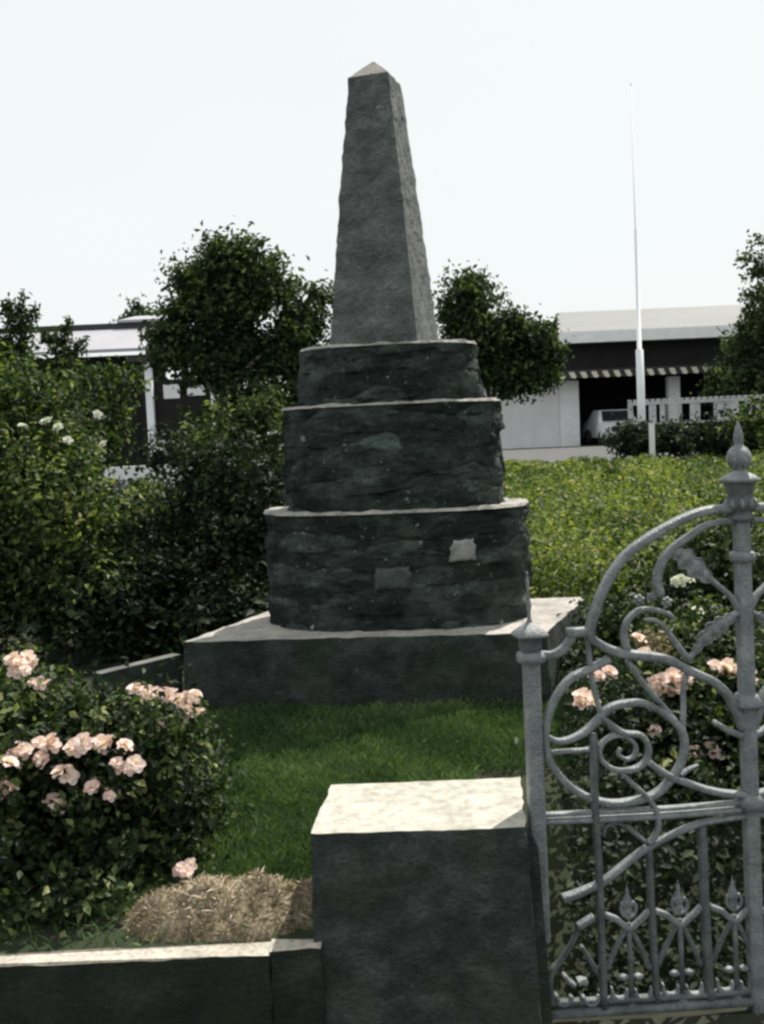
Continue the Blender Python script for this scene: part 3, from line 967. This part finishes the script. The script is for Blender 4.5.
def bloom(parent, p, rad, meshes=BL, name='rose_bloom'):
    o = bpy.data.objects.new(name, random.choice(meshes))
    COL.objects.link(o)
    o.parent = parent
    o.location = Vector(p) - parent.location
    o.scale = (rad,) * 3
    out = Vector((random.uniform(-.5, .5), random.uniform(-.9, -.1), random.uniform(.5, 1)))
    o.rotation_euler = out.to_track_quat('Z', 'Y').to_euler()
    return o
def bloom_cluster(parent, px, py, Y, spread_px, n, rad=.026, meshes=BL):
    for i in range(round(n * 1.6)):
        bloom(parent, at(px + random.uniform(-1, 1) * spread_px[0], py + random.uniform(-1, 1) * spread_px[1] * .75, Y + random.uniform(-.06, .05)), rad * random.uniform(.75, 1.4), meshes)

def blob(px, py, Y, r):
    return (at(px, py, Y), r)

# front-left rose bush
rb = shrub('rose_bush', 'dense pink rose bush spilling over the low wall by the lawn', 'rose bush', at(70, 915, 3.35),
           [blob(30, 790, 3.5, (.45, .40, .40)), blob(125, 790, 3.45, (.32, .36, .36)), blob(60, 880, 3.3, (.42, .34, .28)), blob(-60, 800, 3.5, (.4, .4, .45)), blob(120, 870, 3.25, (.24, .28, .22)), blob(160, 745, 3.5, (.2, .25, .2)), blob(170, 800, 3.35, (.16, .25, .22)), blob(150, 720, 3.55, (.2, .2, .1)), blob(40, 720, 3.7, (.36, .3, .2)), blob(-120, 860, 3.4, (.4, .4, .4)), blob(10, 920, 2.93, (.28, .13, .13)), blob(85, 915, 2.95, (.18, .14, .14)), blob(-90, 915, 2.95, (.28, .14, .15)), blob(15, 940, 2.87, (.22, .07, .07)), blob(80, 938, 2.87, (.16, .07, .07)), blob(120, 930, 2.9, (.10, .08, .07))],
           2700, 26, .04, .035, 'lf_rose', 'pink rose bushes', .45, .6, 0, .17, 12, .012, up=.5)
for px, py, sx, sy, n in ((25, 662, 17, 6, 6), (40, 682, 8, 3, 2), (18, 672, 7, 6, 2), (150, 694, 22, 5, 7), (180, 700, 16, 6, 5), (194, 713, 10, 4, 3),
                          (14, 752, 14, 5, 4), (47, 745, 8, 5, 3), (86, 746, 22, 7, 8), (126, 767, 12, 5, 4), (40, 760, 7, 4, 2), (127, 747, 4, 3, 1),
                          (63, 773, 7, 6, 3), (94, 785, 6, 4, 2), (109, 795, 7, 4, 2), (58, 804, 9, 5, 3), (5, 792, 9, 7, 4), (184, 869, 10, 5, 4), (163, 728, 5, 3, 1), (12, 762, 5, 4, 1)):
    Y = 3.15 if py > 730 else 3.45
    if px > 140 and py > 800: Y = 3.1
    bloom_cluster(rb, px, py, Y, (sx, sy), n, .0235)

# rose bushes behind the gate
rr = shrub('rose_bush', 'pink rose bush seen through the scrolls of the iron gate', 'rose bush', (1.25, 4.6, .2),
           [blob(690, 700, 4.6, (.5, .5, .34)), blob(650, 730, 4.5, (.30, .4, .34)), blob(770, 700, 4.6, (.5, .5, .42)), blob(660, 800, 4.2, (.55, .4, .4)), blob(760, 820, 4.2, (.5, .4, .42)), blob(605, 800, 4.3, (.2, .3, .3)), blob(690, 900, 4.0, (.5, .3, .3))],
           1900, 24, .05, .040, 'lf_rose', 'pink rose bushes', .45, .6, 0, .19, 12, .014, up=.5)
for px, py, sx, sy, n in ((585, 700, 9, 8, 5), (602, 674, 9, 4, 3), (664, 686, 16, 10, 9), (678, 680, 8, 8, 3), (730, 668, 17, 7, 8), (745, 676, 8, 6, 3), (695, 754, 5, 3, 2), (712, 752, 9, 4, 4), (655, 731, 3, 3, 1), (648, 655, 5, 3, 2), (640, 640, 5, 3, 1)):
    Y = 4.15 if py > 690 else 4.3
    bloom_cluster(rr, px, py, Y - .12, (sx, sy), round(n * 1.3), .026)
for px, py, n in ((683, 581, 5), (705, 612, 1)):
    bloom_cluster(rr, px, py, 5.2, (9, 4), n, .026, BLW)
shrub('rose_bush', 'dark bush behind the gate arch growing beside the monument plinth', 'rose bush', (1.9, 6.0, .2),
      [blob(690, 610, 6.0, (.7, .5, .36)), blob(760, 600, 5.9, (.6, .5, .5)), blob(620, 640, 5.9, (.35, .4, .25)), blob(700, 650, 5.6, (.7, .4, .3))],
      1100, 22, .06, .05, 'lf_rose', None, .45, .6, -.12, .2, 9, .015)
# a withered clump in the same bush
wc = np.array(at(654, 645, 4.25)) + RNG.normal(0, 1, (260, 3)) * np.array([.035, .05, .028])
leaves('withered_foliage', wc, RNG.normal(0, 1, (260, 3)) + np.array([0, -.3, .6]), .034, M['straw'], rr, RNG.uniform(.2, .75, 260), .5)

# left-hand shrubs behind the plinth
shrub('shrub', 'big leafy shrub with yellowish tips at the left edge', 'shrub', (-2.55, 7.4, .2),
      [blob(40, 520, 7.2, (.75, .6, .65)), blob(60, 480, 7.4, (.45, .5, .4)), blob(-40, 480, 7.3, (.7, .6, .9)), blob(30, 610, 7.0, (.8, .5, .5)), blob(110, 560, 7.2, (.45, .45, .5)), blob(30, 430, 7.6, (.6, .5, .4))],
      1700, 22, .07, .062, 'lf_bush', None, .45, .5, .08, .2, 10, .03)
shrub('shrub', 'dark shrub filling the gap left of the monument tiers', 'shrub', (-1.6, 7.6, .2),
      [blob(185, 565, 7.4, (.6, .5, .55)), blob(250, 540, 7.6, (.5, .5, .7)), blob(150, 610, 7.1, (.6, .45, .45)), blob(215, 620, 7.0, (.55, .4, .4)), blob(200, 515, 7.9, (.45, .5, .36)), blob(180, 478, 8.0, (.34, .4, .3))],
      1500, 20, .07, .058, 'lf_dark', None, .45, .5, -.1, .2, 9, .03)
shrub('shrub', 'mid green upright shrub touching the left side of the monument', 'shrub', (-1.25, 8.6, .25),
      [blob(255, 470, 8.6, (.42, .4, .6)), blob(275, 500, 8.5, (.4, .4, .55)), blob(230, 455, 8.8, (.3, .4, .35))],
      750, 20, .065, .058, 'lf_bush', None, .45, .5, .0, .25, 7, .025)
ls = [o for o in COL.objects if o.name == 'shrub'][0]
for px, py, n in ((47, 423, 2), (58, 427, 2), (96, 417, 1), (20, 426, 1), (106, 447, 1), (68, 441, 1)):
    for q in range(n):
        bloom(ls, at(px + random.uniform(-4, 4), py + random.uniform(-3, 3), 6.95), .035, BLW, 'pale_bloom')
# tall bush with spiky shoots, upper left
tree('small_tree', 'young tree with spiky bare-tipped shoots at the upper left', (-3.35, 9.5, .27), at(28, 470, 9.5),
     [at(22, 330, 9.5), at(60, 370, 9.4), at(90, 370, 9.6), at(5, 380, 9.3)],
     [blob(25, 405, 9.5, (.5, .5, .48)), blob(75, 412, 9.6, (.45, .5, .48)), blob(112, 420, 9.8, (.36, .4, .48)), blob(-30, 400, 9.5, (.6, .5, .7)), blob(45, 460, 9.5, (.7, .5, .5)), blob(20, 355, 9.5, (.16, .16, .26))],
     1300, 20, .075, .068, 'lf_bush', .05)
st = [o for o in COL.objects if o.name.startswith('small_tree')][0]
PP, NN = [], []
for pth in ([(18, 380), (22, 345), (20, 318), (23, 292)], [(24, 340), (30, 318), (35, 308)], [(45, 380), (58, 352), (64, 335), (69, 318)], [(60, 372), (75, 352), (86, 340)], [(5, 360), (12, 335), (8, 312)], [(20, 322), (12, 308), (4, 306)], [(60, 345), (50, 338), (44, 334)]):
    q = smooth_path([at(x, y, 9.5) for x, y in pth], 10)
    for i, p in enumerate(q):
        k = int(16 * (1 - .6 * i / len(q)))
        PP.append(np.array(p) + RNG.normal(0, .055 * (1.15 - .8 * i / len(q)), (k, 3)))
PP = np.concatenate(PP)
leaves('shoot_foliage', PP, RNG.normal(0, 1, PP.shape) + np.array([0, -.3, .5]), .062, M['lf_tree'], st, RNG.uniform(.1, .7, len(PP)), .4)

# trees behind
tree('round_tree', 'dense round-crowned tree rising left of the obelisk', (at(222, 460, 15).x, 15, gz(15)), at(222, 395, 15),
     [at(190, 330, 15), at(260, 310, 15), at(225, 300, 15.3), at(290, 340, 14.8), at(170, 350, 15)],
     [blob(238, 290, 15, (.78, .7, .66)), blob(185, 322, 15, (.52, .6, .46)), blob(290, 312, 15, (.66, .6, .55)), blob(312, 288, 15, (.32, .4, .34)), blob(172, 352, 15, (.42, .5, .36)), blob(245, 365, 15, (1.05, .8, .5)), blob(196, 272, 15, (.32, .4, .28)), blob(302, 365, 15, (.55, .6, .62)), blob(250, 418, 14.8, (.62, .5, .4)), blob(172, 405, 14.8, (.36, .4, .4)), blob(200, 428, 14.7, (.32, .4, .3))],
     1500, 22, .11, .10, 'lf_tree', .11, 'small trees on the far side of the garden', .45, 'pale_bark')
tree('leaning_tree', 'smaller tree leaning right from behind the obelisk base', (at(497, 470, 17).x, 17, gz(17)), at(492, 405, 17),
     [at(470, 330, 17), at(500, 340, 17), at(535, 355, 17), at(455, 370, 17)],
     [blob(468, 310, 17, (.40, .5, .62)), blob(490, 335, 17, (.65, .6, .6)), blob(525, 350, 17, (.52, .5, .44)), blob(462, 350, 17, (.42, .5, .5)), blob(505, 378, 17, (.8, .6, .36)), blob(545, 362, 17, (.22, .3, .26)), blob(460, 282, 17, (.2, .25, .25)), blob(480, 290, 17, (.2, .25, .25))],
     900, 22, .11, .105, 'lf_tree', .085, 'small trees on the far side of the garden')
tree('evergreen_tree', 'dark cone-shaped evergreen cut off by the right edge of the photo', (at(775, 450, 36).x, 36, gz(36)), at(775, 300, 36),
     [at(740, 380, 36), at(745, 330, 36), at(800, 360, 36)],
     [blob(775, 385, 36, (2.20, 1.80, 1.50)), blob(775, 345, 36, (1.70, 1.60, 1.40)), blob(775, 300, 36, (1.16, 1.20, 1.20)), blob(764, 268, 36, (.70, .80, 1.1)), blob(768, 310, 36, (.9, .8, .9)), blob(745, 380, 36, (.60, .80, .70)), blob(742, 345, 36, (0.60, 0.80, 0.80)), blob(756, 268, 36, (0.32, 0.40, 0.56))],
     1500, 22, .19, .19, 'lf_tree', .24, 'small trees on the far side of the garden')
tree('distant_tree', 'tiny distant treetop above the left white roof', (at(148, 470, 48).x, 48, 1.05), at(148, 330, 48),
     [at(140, 320, 48)], [blob(140, 318, 48, (1.0, .8, .5)), blob(150, 325, 48, (1.3, .9, .9))], 160, 16, .2, .22, 'lf_tree', .2)

# low bushes along the far fence
for i, (px, py, Y, r, lab) in enumerate(((632, 440, 27, (.6, .5, .38), 'dark low bush at the foot of the white flagpole'),
                                     (664, 436, 27, (.62, .5, .42), 'dark rounded bush under the white rail fence'),
                                     (716, 437, 25, (.8, .5, .5), 'broad bush below the pale fence panels beside the urn finial'),
                                     (757, 430, 24, (.7, .5, .6), 'bush at the right end of the fence under the evergreen'))):
    c = at(px, py, Y)
    shrub('low_bush', lab, 'bush', (c.x, Y, gz(Y)), [(c, r), ((c.x + .3, Y - .2, c.z - .2), r), ((c.x - .4, Y - .1, c.z - .15), (r[0]*.7, r[1]*.7, r[2]*.8))],
          150, 20, .12, .13, 'lf_dark' if i < 3 else 'lf_bush', 'bushes along the far fence', .4, .55, 0, gz(Y), 5, .03)

# planted bed on the right: one mass of small-leaved shrubs
mounds = []
for k in range(900):
    y = 6.9 + 19.5 * random.random() ** 1.5
    x = .6 + .10 * (y - 6.5) + (y * .47 + .5 - .10 * (y - 6.5)) * random.random()
    hgt = (.46 if y < 12 else .46 - .22 * min(1, (y - 12) / 10)) * random.uniform(.5, 1.45) + (.16 if x > y * .36 else 0)
    r = random.uniform(.22, .5)
    mounds.append(((x, y, gz(y) + hgt * .35), (r, r, hgt * .75), random.gauss(0, .2) + .35 * nz(x, y, .55, 3), y))
PP, NN, TT, SS = [], [], [], []
for c, r, tsh, y in mounds:
    m_ = 115
    d = RNG.normal(0, 1, (m_, 3)); d[:, 2] = np.abs(d[:, 2]); d[:, 1] -= .3
    d /= np.linalg.norm(d, axis=1, keepdims=True)
    rad = np.clip(RNG.normal(.92, .16, (m_, 1)), .4, 1.4)
    PP.append(np.array(c) + d * np.array(r) * rad)
    NN.append(d * .7 + np.array([0, 0, .6]))
    TT.append(np.clip(.45 + tsh + RNG.normal(0, .2, m_), 0, .985))
    SS.append(np.full(m_, .052 + .0036 * (y - 6)))
xyz, nrm_, tn, sz = np.concatenate(PP), np.concatenate(NN), np.concatenate(TT), np.concatenate(SS)
tn = np.where(RNG.uniform(0, 1, len(tn)) < .006, 1.0, tn)
tag(leaves('shrubbery', xyz, nrm_, sz, M['lf_bed'], None, tn, .6), 'wide bed of low yellow-green shrubs between the monument and the road', 'shrubbery', None, 'stuff')
# undergrowth at left behind the shrubs
n = 16000
yy = RNG.uniform(6.4, 26, n); xx = -yy * .45 + RNG.uniform(0, 1, n) * (yy * .40)
zz = np.array([gz(y) for y in yy]) + RNG.uniform(0, 1, n) ** 1.5 * .42
tag(leaves('undergrowth', np.stack([xx, yy, zz], 1), np.tile([0, -.3, 1.0], (n, 1)), .05 + .005 * yy, M['lf_dark'], None, RNG.uniform(0, .8, n), .6), 'dark low undergrowth beneath the shrubs left of the monument', 'undergrowth', None, 'stuff')

n = 15000
yy = 3.12 + 2.6 * RNG.uniform(0, 1, n); xx = .175 * yy + RNG.uniform(0, 1, n) * (2.7 - .175 * yy)
zz = np.array([gzz(x, y) + (.30 + .25 * nz(x, y, 2.5, 8)) * (1 - u_ * u_) * min(1, (y - 3.05) / .5) for x, y, u_ in zip(xx, yy, RNG.uniform(0, 1, n))])
tag(leaves('ground_cover', np.stack([xx, yy, zz], 1), np.tile([0, -.4, 1.0], (n, 1)), .042, M['lf_dark'], None, np.clip(RNG.normal(.4, .25, n), 0, 1), .6), 'dark leafy ground cover behind the lower bars of the iron gate', 'ground cover', None, 'stuff')

# ------------------------------------------------------------------ grass and dry heap
def blades(name, P, hgt, w, mat, lean=.35, tone=None, parent=None):
    n = len(P)
    hgt = hgt * RNG.uniform(.5, 1.25, n)
    q = RNG.uniform(0, 2 * math.pi, n)
    side = np.stack([np.cos(q), np.sin(q), np.zeros(n)], 1)
    ln = RNG.normal(0, lean, (n, 2)) * hgt[:, None]
    V = np.empty((n, 4, 3))
    V[:, 0] = P - side * (w / 2)
    V[:, 1] = P + side * (w / 2)
    mid = P + np.stack([ln[:, 0] * .35, ln[:, 1] * .35, hgt * .6], 1)
    V[:, 2] = mid + side * (w * .35)
    V[:, 3] = P + np.stack([ln[:, 0], ln[:, 1], hgt], 1)
    Fc = np.concatenate([np.arange(n)[:, None] * 4 + np.array([[0, 1, 2]]), np.arange(n)[:, None] * 4 + np.array([[0, 2, 3]])], 1).reshape(-1, 3)
    if tone is None: tone = RNG.uniform(0, 1, n)
    return mesh(name, V.reshape(-1, 3), Fc.tolist(), mat, parent, False, None, np.repeat(np.clip(tone, 0, 1), 4))
n = 60000
gx = RNG.uniform(-1.35, .95, n); gy = 2.80 + 2.75 * RNG.uniform(0, 1, n) ** 1.2
kk = ((gx < .34) | (gy > 4.2)) & ((gy > 2.98) | (gx > .1) | (RNG.uniform(0, 1, n) < .05)); gx, gy = gx[kk], gy[kk]; n = len(gx)
tt = np.array([.4 + .6 * nz(x, y, 2.0, 3) + .3 * nz(x, y, 7, 1) for x, y in zip(gx, gy)]) + RNG.normal(0, .2, n)
gzv = np.array([gzz(x, y) + .012 * nz(x, y, 7, 3) + .012 for x, y in zip(gx, gy)])
tag(blades('grass', np.stack([gx, gy, gzv], 1), .045, .006, M['grass'], .5, tt), 'short dark green lawn grass in front of the monument plinth', 'grass', None, 'stuff')
# dry heap of cut grass
hc = onz(205, 940, .22)
HC = Vector((hc.x + .02, 2.965, .2))
def heap(u, v):          # u across, v depth
    r = math.sqrt((u / .34) ** 2 + (v / .20) ** 2)
    a = .125 * max(0, 1 - r ** 2.4)
    r2 = math.sqrt(((u - .30) / .16) ** 2 + ((v - .01) / .14) ** 2)
    a = max(a, .095 * max(0, 1 - r2 ** 2))
    return a * (1 + .5 * noise.noise(Vector((u * 8, v * 8, 2)))) + .012 * noise.fractal(Vector((u * 30, v * 30, 1)), .8, 2.0, 3)
hp = thing('grass_heap', 'low heap of dry tan cut grass on the lawn behind the wall', 'grass heap', HC)
NU, NV = 110, 55
V = []
for j in range(NV):
    for i in range(NU):
        u, v = -.36 + .82 * i / (NU - 1), -.19 + .38 * j / (NV - 1)
        V.append((HC.x + u, HC.y + v, HC.z - .01 + heap(u, v)))
Fc = [(j*NU+i, j*NU+i+1, (j+1)*NU+i+1, (j+1)*NU+i) for j in range(NV-1) for i in range(NU-1)]
mesh('heap_core', V, Fc, stone_mat('dry_thatch', (.05,.05,.026), (.19,.155,.105), (.42,.34,.25), 11, (1,1,1), None, rough=1, bmp=1.0), hp, True)
n = 4200
u = RNG.uniform(-.36, .46, n); v = RNG.uniform(-.18, .17, n)
hz_ = np.array([heap(a_, b_) for a_, b_ in zip(u, v)])
k = hz_ > .006
u, v, hz_ = u[k], v[k], hz_[k]
tn = np.clip(.08 + hz_ * 6.5 + RNG.normal(0, .2, len(u)) + np.array([.3 * noise.noise(Vector((a_*12, b_*12, 0))) for a_, b_ in zip(u, v)]), 0, 1)  # sunlit top put into the straw tone by height; olive mossy base
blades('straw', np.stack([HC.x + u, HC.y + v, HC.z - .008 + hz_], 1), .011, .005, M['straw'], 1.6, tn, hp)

# ------------------------------------------------------------------ right-hand building
YB = 42.0
zb = 1.05
bld = thing('long_shed', 'long white building with grey roof and dark open garage bays', 'building', (at(600, 445, YB).x, YB, zb))
e0, e1 = at(557, 343, YB), at(557, 333, YB)
xL, xR = e0.x, 26.0
xK = at(557, 314, YB + 5).x
zE0, zE1 = at(640, 341, YB).z, at(640, 331.5, YB).z
zRd = at(640, 309, YB + 5).z
mb = MB()
mb.hexa([(xL, YB - .3, zE1 - .05), (xR, YB - .3, zE1 - .05), (xR, YB + 5, zRd - .12), (xK, YB + 5, zRd - .12), (xL, YB - .3, zE1 + .06), (xR, YB - .3, zE1 + .06), (xR, YB + 5, zRd), (xK, YB + 5, zRd)])
mb.hexa([(xK, YB + 5.002, zRd - .12), (xR, YB + 5.002, zRd - .12), (xR, YB + 11, zE1 - .05), (xK, YB + 11, zE1 - .05), (xK, YB + 5.002, zRd), (xR, YB + 5.002, zRd), (xR, YB + 11, zE1 + .06), (xK, YB + 11, zE1 + .06)])
mb.build('roof', M['roofing'], bld)
MB().box(xL, xR, YB - .36, YB - .304, zE0, zE1 + .07).build('fascia', M['white'], bld)
zA0, zA1 = at(640, 378, YB).z, at(640, 369, YB).z
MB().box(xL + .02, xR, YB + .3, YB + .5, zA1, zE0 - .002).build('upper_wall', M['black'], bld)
xw0, xw1, xw2 = at(420, 440, YB).x, at(560, 440, YB).x, at(579, 440, YB).x
zw = at(530, 383, YB).z
mb = MB(); mb.box(xw0, xw1 - .005, YB - .1, YB + .2, zb - .1, zw)
wl = mb.build('wall', M['block'], bld)
MB().box(xw1, xw2, YB - .22, YB + .3, zb - .1, zA0 - .002).build('pilaster', M['white'], bld)
MB().box(xw0 + .3, xw2 - .002, YB - .05, YB + .08, zw + .002, zA0 - .004).build('lintel_beam', M['dark_trim'], bld)
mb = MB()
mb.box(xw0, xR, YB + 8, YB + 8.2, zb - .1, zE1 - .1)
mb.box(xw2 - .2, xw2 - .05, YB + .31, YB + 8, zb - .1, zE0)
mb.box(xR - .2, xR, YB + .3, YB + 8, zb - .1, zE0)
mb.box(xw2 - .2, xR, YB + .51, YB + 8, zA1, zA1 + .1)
mb.build('bay_lining', M['black'], bld)  # bay shade is partly put into the near-black wall colour
for px in (674,):
    x = at(px, 440, YB).x
    MB().box(x - .24, x + .24, YB - .2, YB + .2, zb - .1, zA0 - .003).build('column', M['white'], bld)
x = at(770, 440, YB).x
MB().box(x - .24, x + .24, YB - .2, YB + .2, zb - .1, zA0 - .003).build('column', M['white'], bld)
MB().box(xw0 + .2, xR - .002, YB - 1.3, YB + .29, zA1 - .09, zA1 - .003).build('canopy', M['dark_trim'], bld)
x = at(541, 372, YB).x
mb = MB()
i = 0
sp = .225
while x < 21:
    # scalloped strip: cream tongues alternating with dark ones
    z1_, z0_ = zA1 - .09, zA0 + .02
    cut = [(x, z1_), (x + sp*.96, z1_), (x + sp*.96 + .1, z0_ + .05), (x + sp*.6 + .1, z0_), (x + .1, z0_ + .04)]
    V = [(a_, YB - 1.34, c2) for a_, c2 in cut] + [(a_, YB - 1.305, c2) for a_, c2 in cut]
    Fc = [(0,1,2,3,4)[::-1], (5,6,7,8,9)] + [(k, (k+1) % 5, (k+1) % 5 + 5, k + 5) for k in range(5)]
    mb.add(V, Fc, i % 2)
    x += sp; i += 1
mb.build('valance', [M['cream'], M['dark_trim']], bld)

# white fence with beaded rail
YF = 33.0
fz = lambda py: at(690, py, YF).z
fn = thing('white_fence', 'white fence with beaded top rail and pale boards below the dark bays', 'fence', (at(690, 430, YF).x, YF, gz(YF)))
xf0, xf1 = at(628, 400, YF).x, 16.0
mb = MB(); mb.box(xf0, xf1, YF - .05, YF + .05, fz(403), fz(400))
k = xf0
while k < xf1:
    mb.box(k, k + .10, YF - .07, YF + .07, fz(400) + .002, fz(397.5))
    k += .19
mb.build('rail', M['fence'], fn)
MB().box(xf0, xf1, YF + .06, YF + .12, fz(423), fz(421)).build('lower_rail', M['fence'], fn)
for x0p, x1p in ((649, 656), (660, 665), (690, 700), (714, 739), (745, 752)):
    MB().box(at(x0p, 410, YF).x, at(x1p, 410, YF).x, YF - .02, YF + .02, fz(421), fz(403) - .002).build('board', M['fence'], fn)
for px in (632, 681, 760):
    x = at(px, 410, YF).x
    MB().box(x - .07, x + .07, YF + .13, YF + .27, gz(YF) - .1, fz(402)).build('post', M['fence'], fn)
bp = at(652, 440, 26)
tag(MB().box(bp.x - .06, bp.x + .06, 25.94, 26.06, gz(26) - .05, at(652, 423, 26).z).build('marker_post', M['white']), 'short white marker post standing in the dark bushes', 'post')

# flagpole
fp = thing('flagpole', 'tall thin white flagpole rising in front of the open shed', 'flagpole', (at(642, 440, 31).x, 31, gz(31)))
fb, ft = Vector((at(642.5, 440, 31).x, 31, gz(31) - .1)), at(631, 85, 31)
mb = MB(); mb.tube([fb, fb.lerp(ft, .3), fb.lerp(ft, .301), fb.lerp(ft, .62), fb.lerp(ft, .621), ft], [.13, .115, .070, .045, .032, .008], 12)
mb.build('pole', M['pole'], fp, True)
mb = MB(); mb.lathe([(.001, 0), (.02, .01), (.025, .03), (.02, .05), (.001, .06)], ft, 10)
mb.build('ball', M['pole'], fp, True)

# parked car in the bay
cx_ = at(621, 440, 40.2).x
car = thing('parked_car', 'pale parked car nosing out of the dark garage bay', 'car', (cx_, 41.2, zb))
def carbody():
    mb = MB()
    prof = [(-1.0, .35, .88), (-.95, .75, .9), (.0, .92, .9), (.25, .95, .88), (.8, 1.42, .68), (2.0, 1.45, .68), (2.6, 1.0, .85), (3.0, .95, .88), (3.1, .4, .88)]
    V = []
    for y, z, w in prof:
        V += [(cx_ - w, 40.4 + y, zb + .32), (cx_ - w, 40.4 + y, zb + max(.36, z*.75)), (cx_ - w*.9, 40.4 + y, zb + z), (cx_ + w*.9, 40.4 + y, zb + z), (cx_ + w, 40.4 + y, zb + max(.36, z*.75)), (cx_ + w, 40.4 + y, zb + .32)]
    Fc = []
    for i in range(len(prof) - 1):
        for j in range(6):
            Fc.append((i*6+j, i*6+(j+1) % 6, (i+1)*6+(j+1) % 6, (i+1)*6+j))
    Fc += [(5,4,3,2,1,0), tuple((len(prof)-1)*6 + j for j in range(6))]
    return mb.add(V, Fc)
carbody().build('body', M['carpaint'], car)
MB().hexa([(cx_-.62, 40.62, zb+.98), (cx_+.62, 40.62, zb+.98), (cx_+.62, 40.68, zb+.98), (cx_-.62, 40.68, zb+.98), (cx_-.55, 41.13, zb+1.39), (cx_+.55, 41.13, zb+1.39), (cx_+.55, 41.19, zb+1.39), (cx_-.55, 41.19, zb+1.39)]).build('windscreen', M['glass'], car)
MB().box(cx_ - .55, cx_ + .55, 39.37, 39.44, zb + .56, zb + .72).build('grille', M['black'], car)
MB().box(cx_ - .9, cx_ + .9, 39.28, 39.36, zb + .38, zb + .52).build('bumper', M['chrome'], car)
for s in (-1, 1):
    MB().lathe([(.09, 0), (.10, .03), (.05, .06)], (cx_ + s*.72, 39.43, zb + .64), 12, ax=Vector((1,0,0)), ay=Vector((0,0,1)), az=Vector((0,-1,0))).build('headlight', M['chrome'], car, True)
    for yy_ in (40.1, 42.7):
        MB().lathe([(.2, 0), (.32, .02), (.33, .1), (.32, .18), (.2, .2)], (cx_ + s*.80 - .1, yy_, zb + .33), 18, ax=Vector((0,1,0)), ay=Vector((0,0,1)), az=Vector((1,0,0))).build('wheel', M['tyre'], car, True)

# ------------------------------------------------------------------ left-hand building
YL = 36.0
lb = thing('white_roofed_building', 'low building with white metal roof half hidden behind the left trees', 'building', (at(100, 450, YL).x, YL, zb))
lx0, lx1 = -22.0, at(165, 350, YL).x
zl0, zl1 = at(95, 353, YL).z, at(95, 330, YL + 4).z
mb = MB()
mb.hexa([(lx0, YL, zl0), (lx1, YL, zl0), (lx1, YL + 4, zl1 - .1), (lx0, YL + 4, zl1 - .1), (lx0, YL, zl0 + .12), (lx1, YL, zl0 + .12), (lx1, YL + 4, zl1), (lx0, YL + 4, zl1)])
mb.build('roof', M['tin'], lb)
zl2 = at(95, 324, YL + 4).z
MB().box(lx0, lx1, YL + 4.01, YL + 4.2, zl1 - .5, zl2).build('clerestory', M['dark_trim'], lb)
z3 = at(140, 316, YL + 7).z
xl3 = at(118, 320, YL + 4).x
MB().hexa([(xl3, YL + 3.9, zl2 + .002), (lx1 + .5, YL + 3.9, zl2 + .002), (lx1 + .5, YL + 7, z3 - .1), (xl3, YL + 7, z3 - .1), (xl3, YL + 3.9, zl2 + .1), (lx1 + .5, YL + 3.9, zl2 + .1), (lx1 + .5, YL + 7, z3), (xl3, YL + 7, z3)]).build('upper_roof', M['tin'], lb)
MB().box(lx0, lx1 - .3, YL + 1.2, YL + 1.4, zb - .1, zl0 - .01).build('wall', M['black'], lb)
wx0, wx1 = at(140, 420, YL).x, at(225, 420, YL).x
zt_ = at(180, 378, YL).z
MB().box(wx0, wx1, YL + .4, YL + .6, zb - .1, zt_).build('porch_wall', M['black'], lb)
for x0p, x1p, y0p, y1p in ((162, 178, 384, 398), (186, 204, 386, 396), (150, 160, 440, 458)):
    f_ = MB().box(at(x0p, 400, YL).x, at(x1p, 400, YL).x, YL + .33, YL + .41, at(170, y1p, YL).z, at(170, y0p, YL).z).build('panel', M['block'], lb)
for px in (149, 214):
    x = at(px, 400, YL).x
    MB().box(x - .12, x + .12, YL + .05, YL + .29, zb - .1, zl0 - .4).build('column', M['white'], lb)
MB().box(wx0 - .3, wx1 + .3, YL - .2, YL + .32, zl0 - .395, zl0 - .2).build('porch_beam', M['dark_trim'], lb)
yk = 24.0
k0, k1 = at(105, 470, yk), at(190, 465, yk)
tag(MB().hexa([(k0.x - .5, yk - .1, gz(yk) - .05), (k1.x, yk - .1, gz(yk) - .05), (k1.x, yk + .1, gz(yk) - .05), (k0.x - .5, yk + .1, gz(yk) - .05),
     (k0.x - .5, yk - .1, k0.z + .06), (k1.x, yk - .1, k1.z + .04), (k1.x, yk + .1, k1.z + .04), (k0.x - .5, yk + .1, k0.z + .06)]).build('boundary_wall', M['white']), 'low white wall glimpsed between the left shrubs', 'wall')
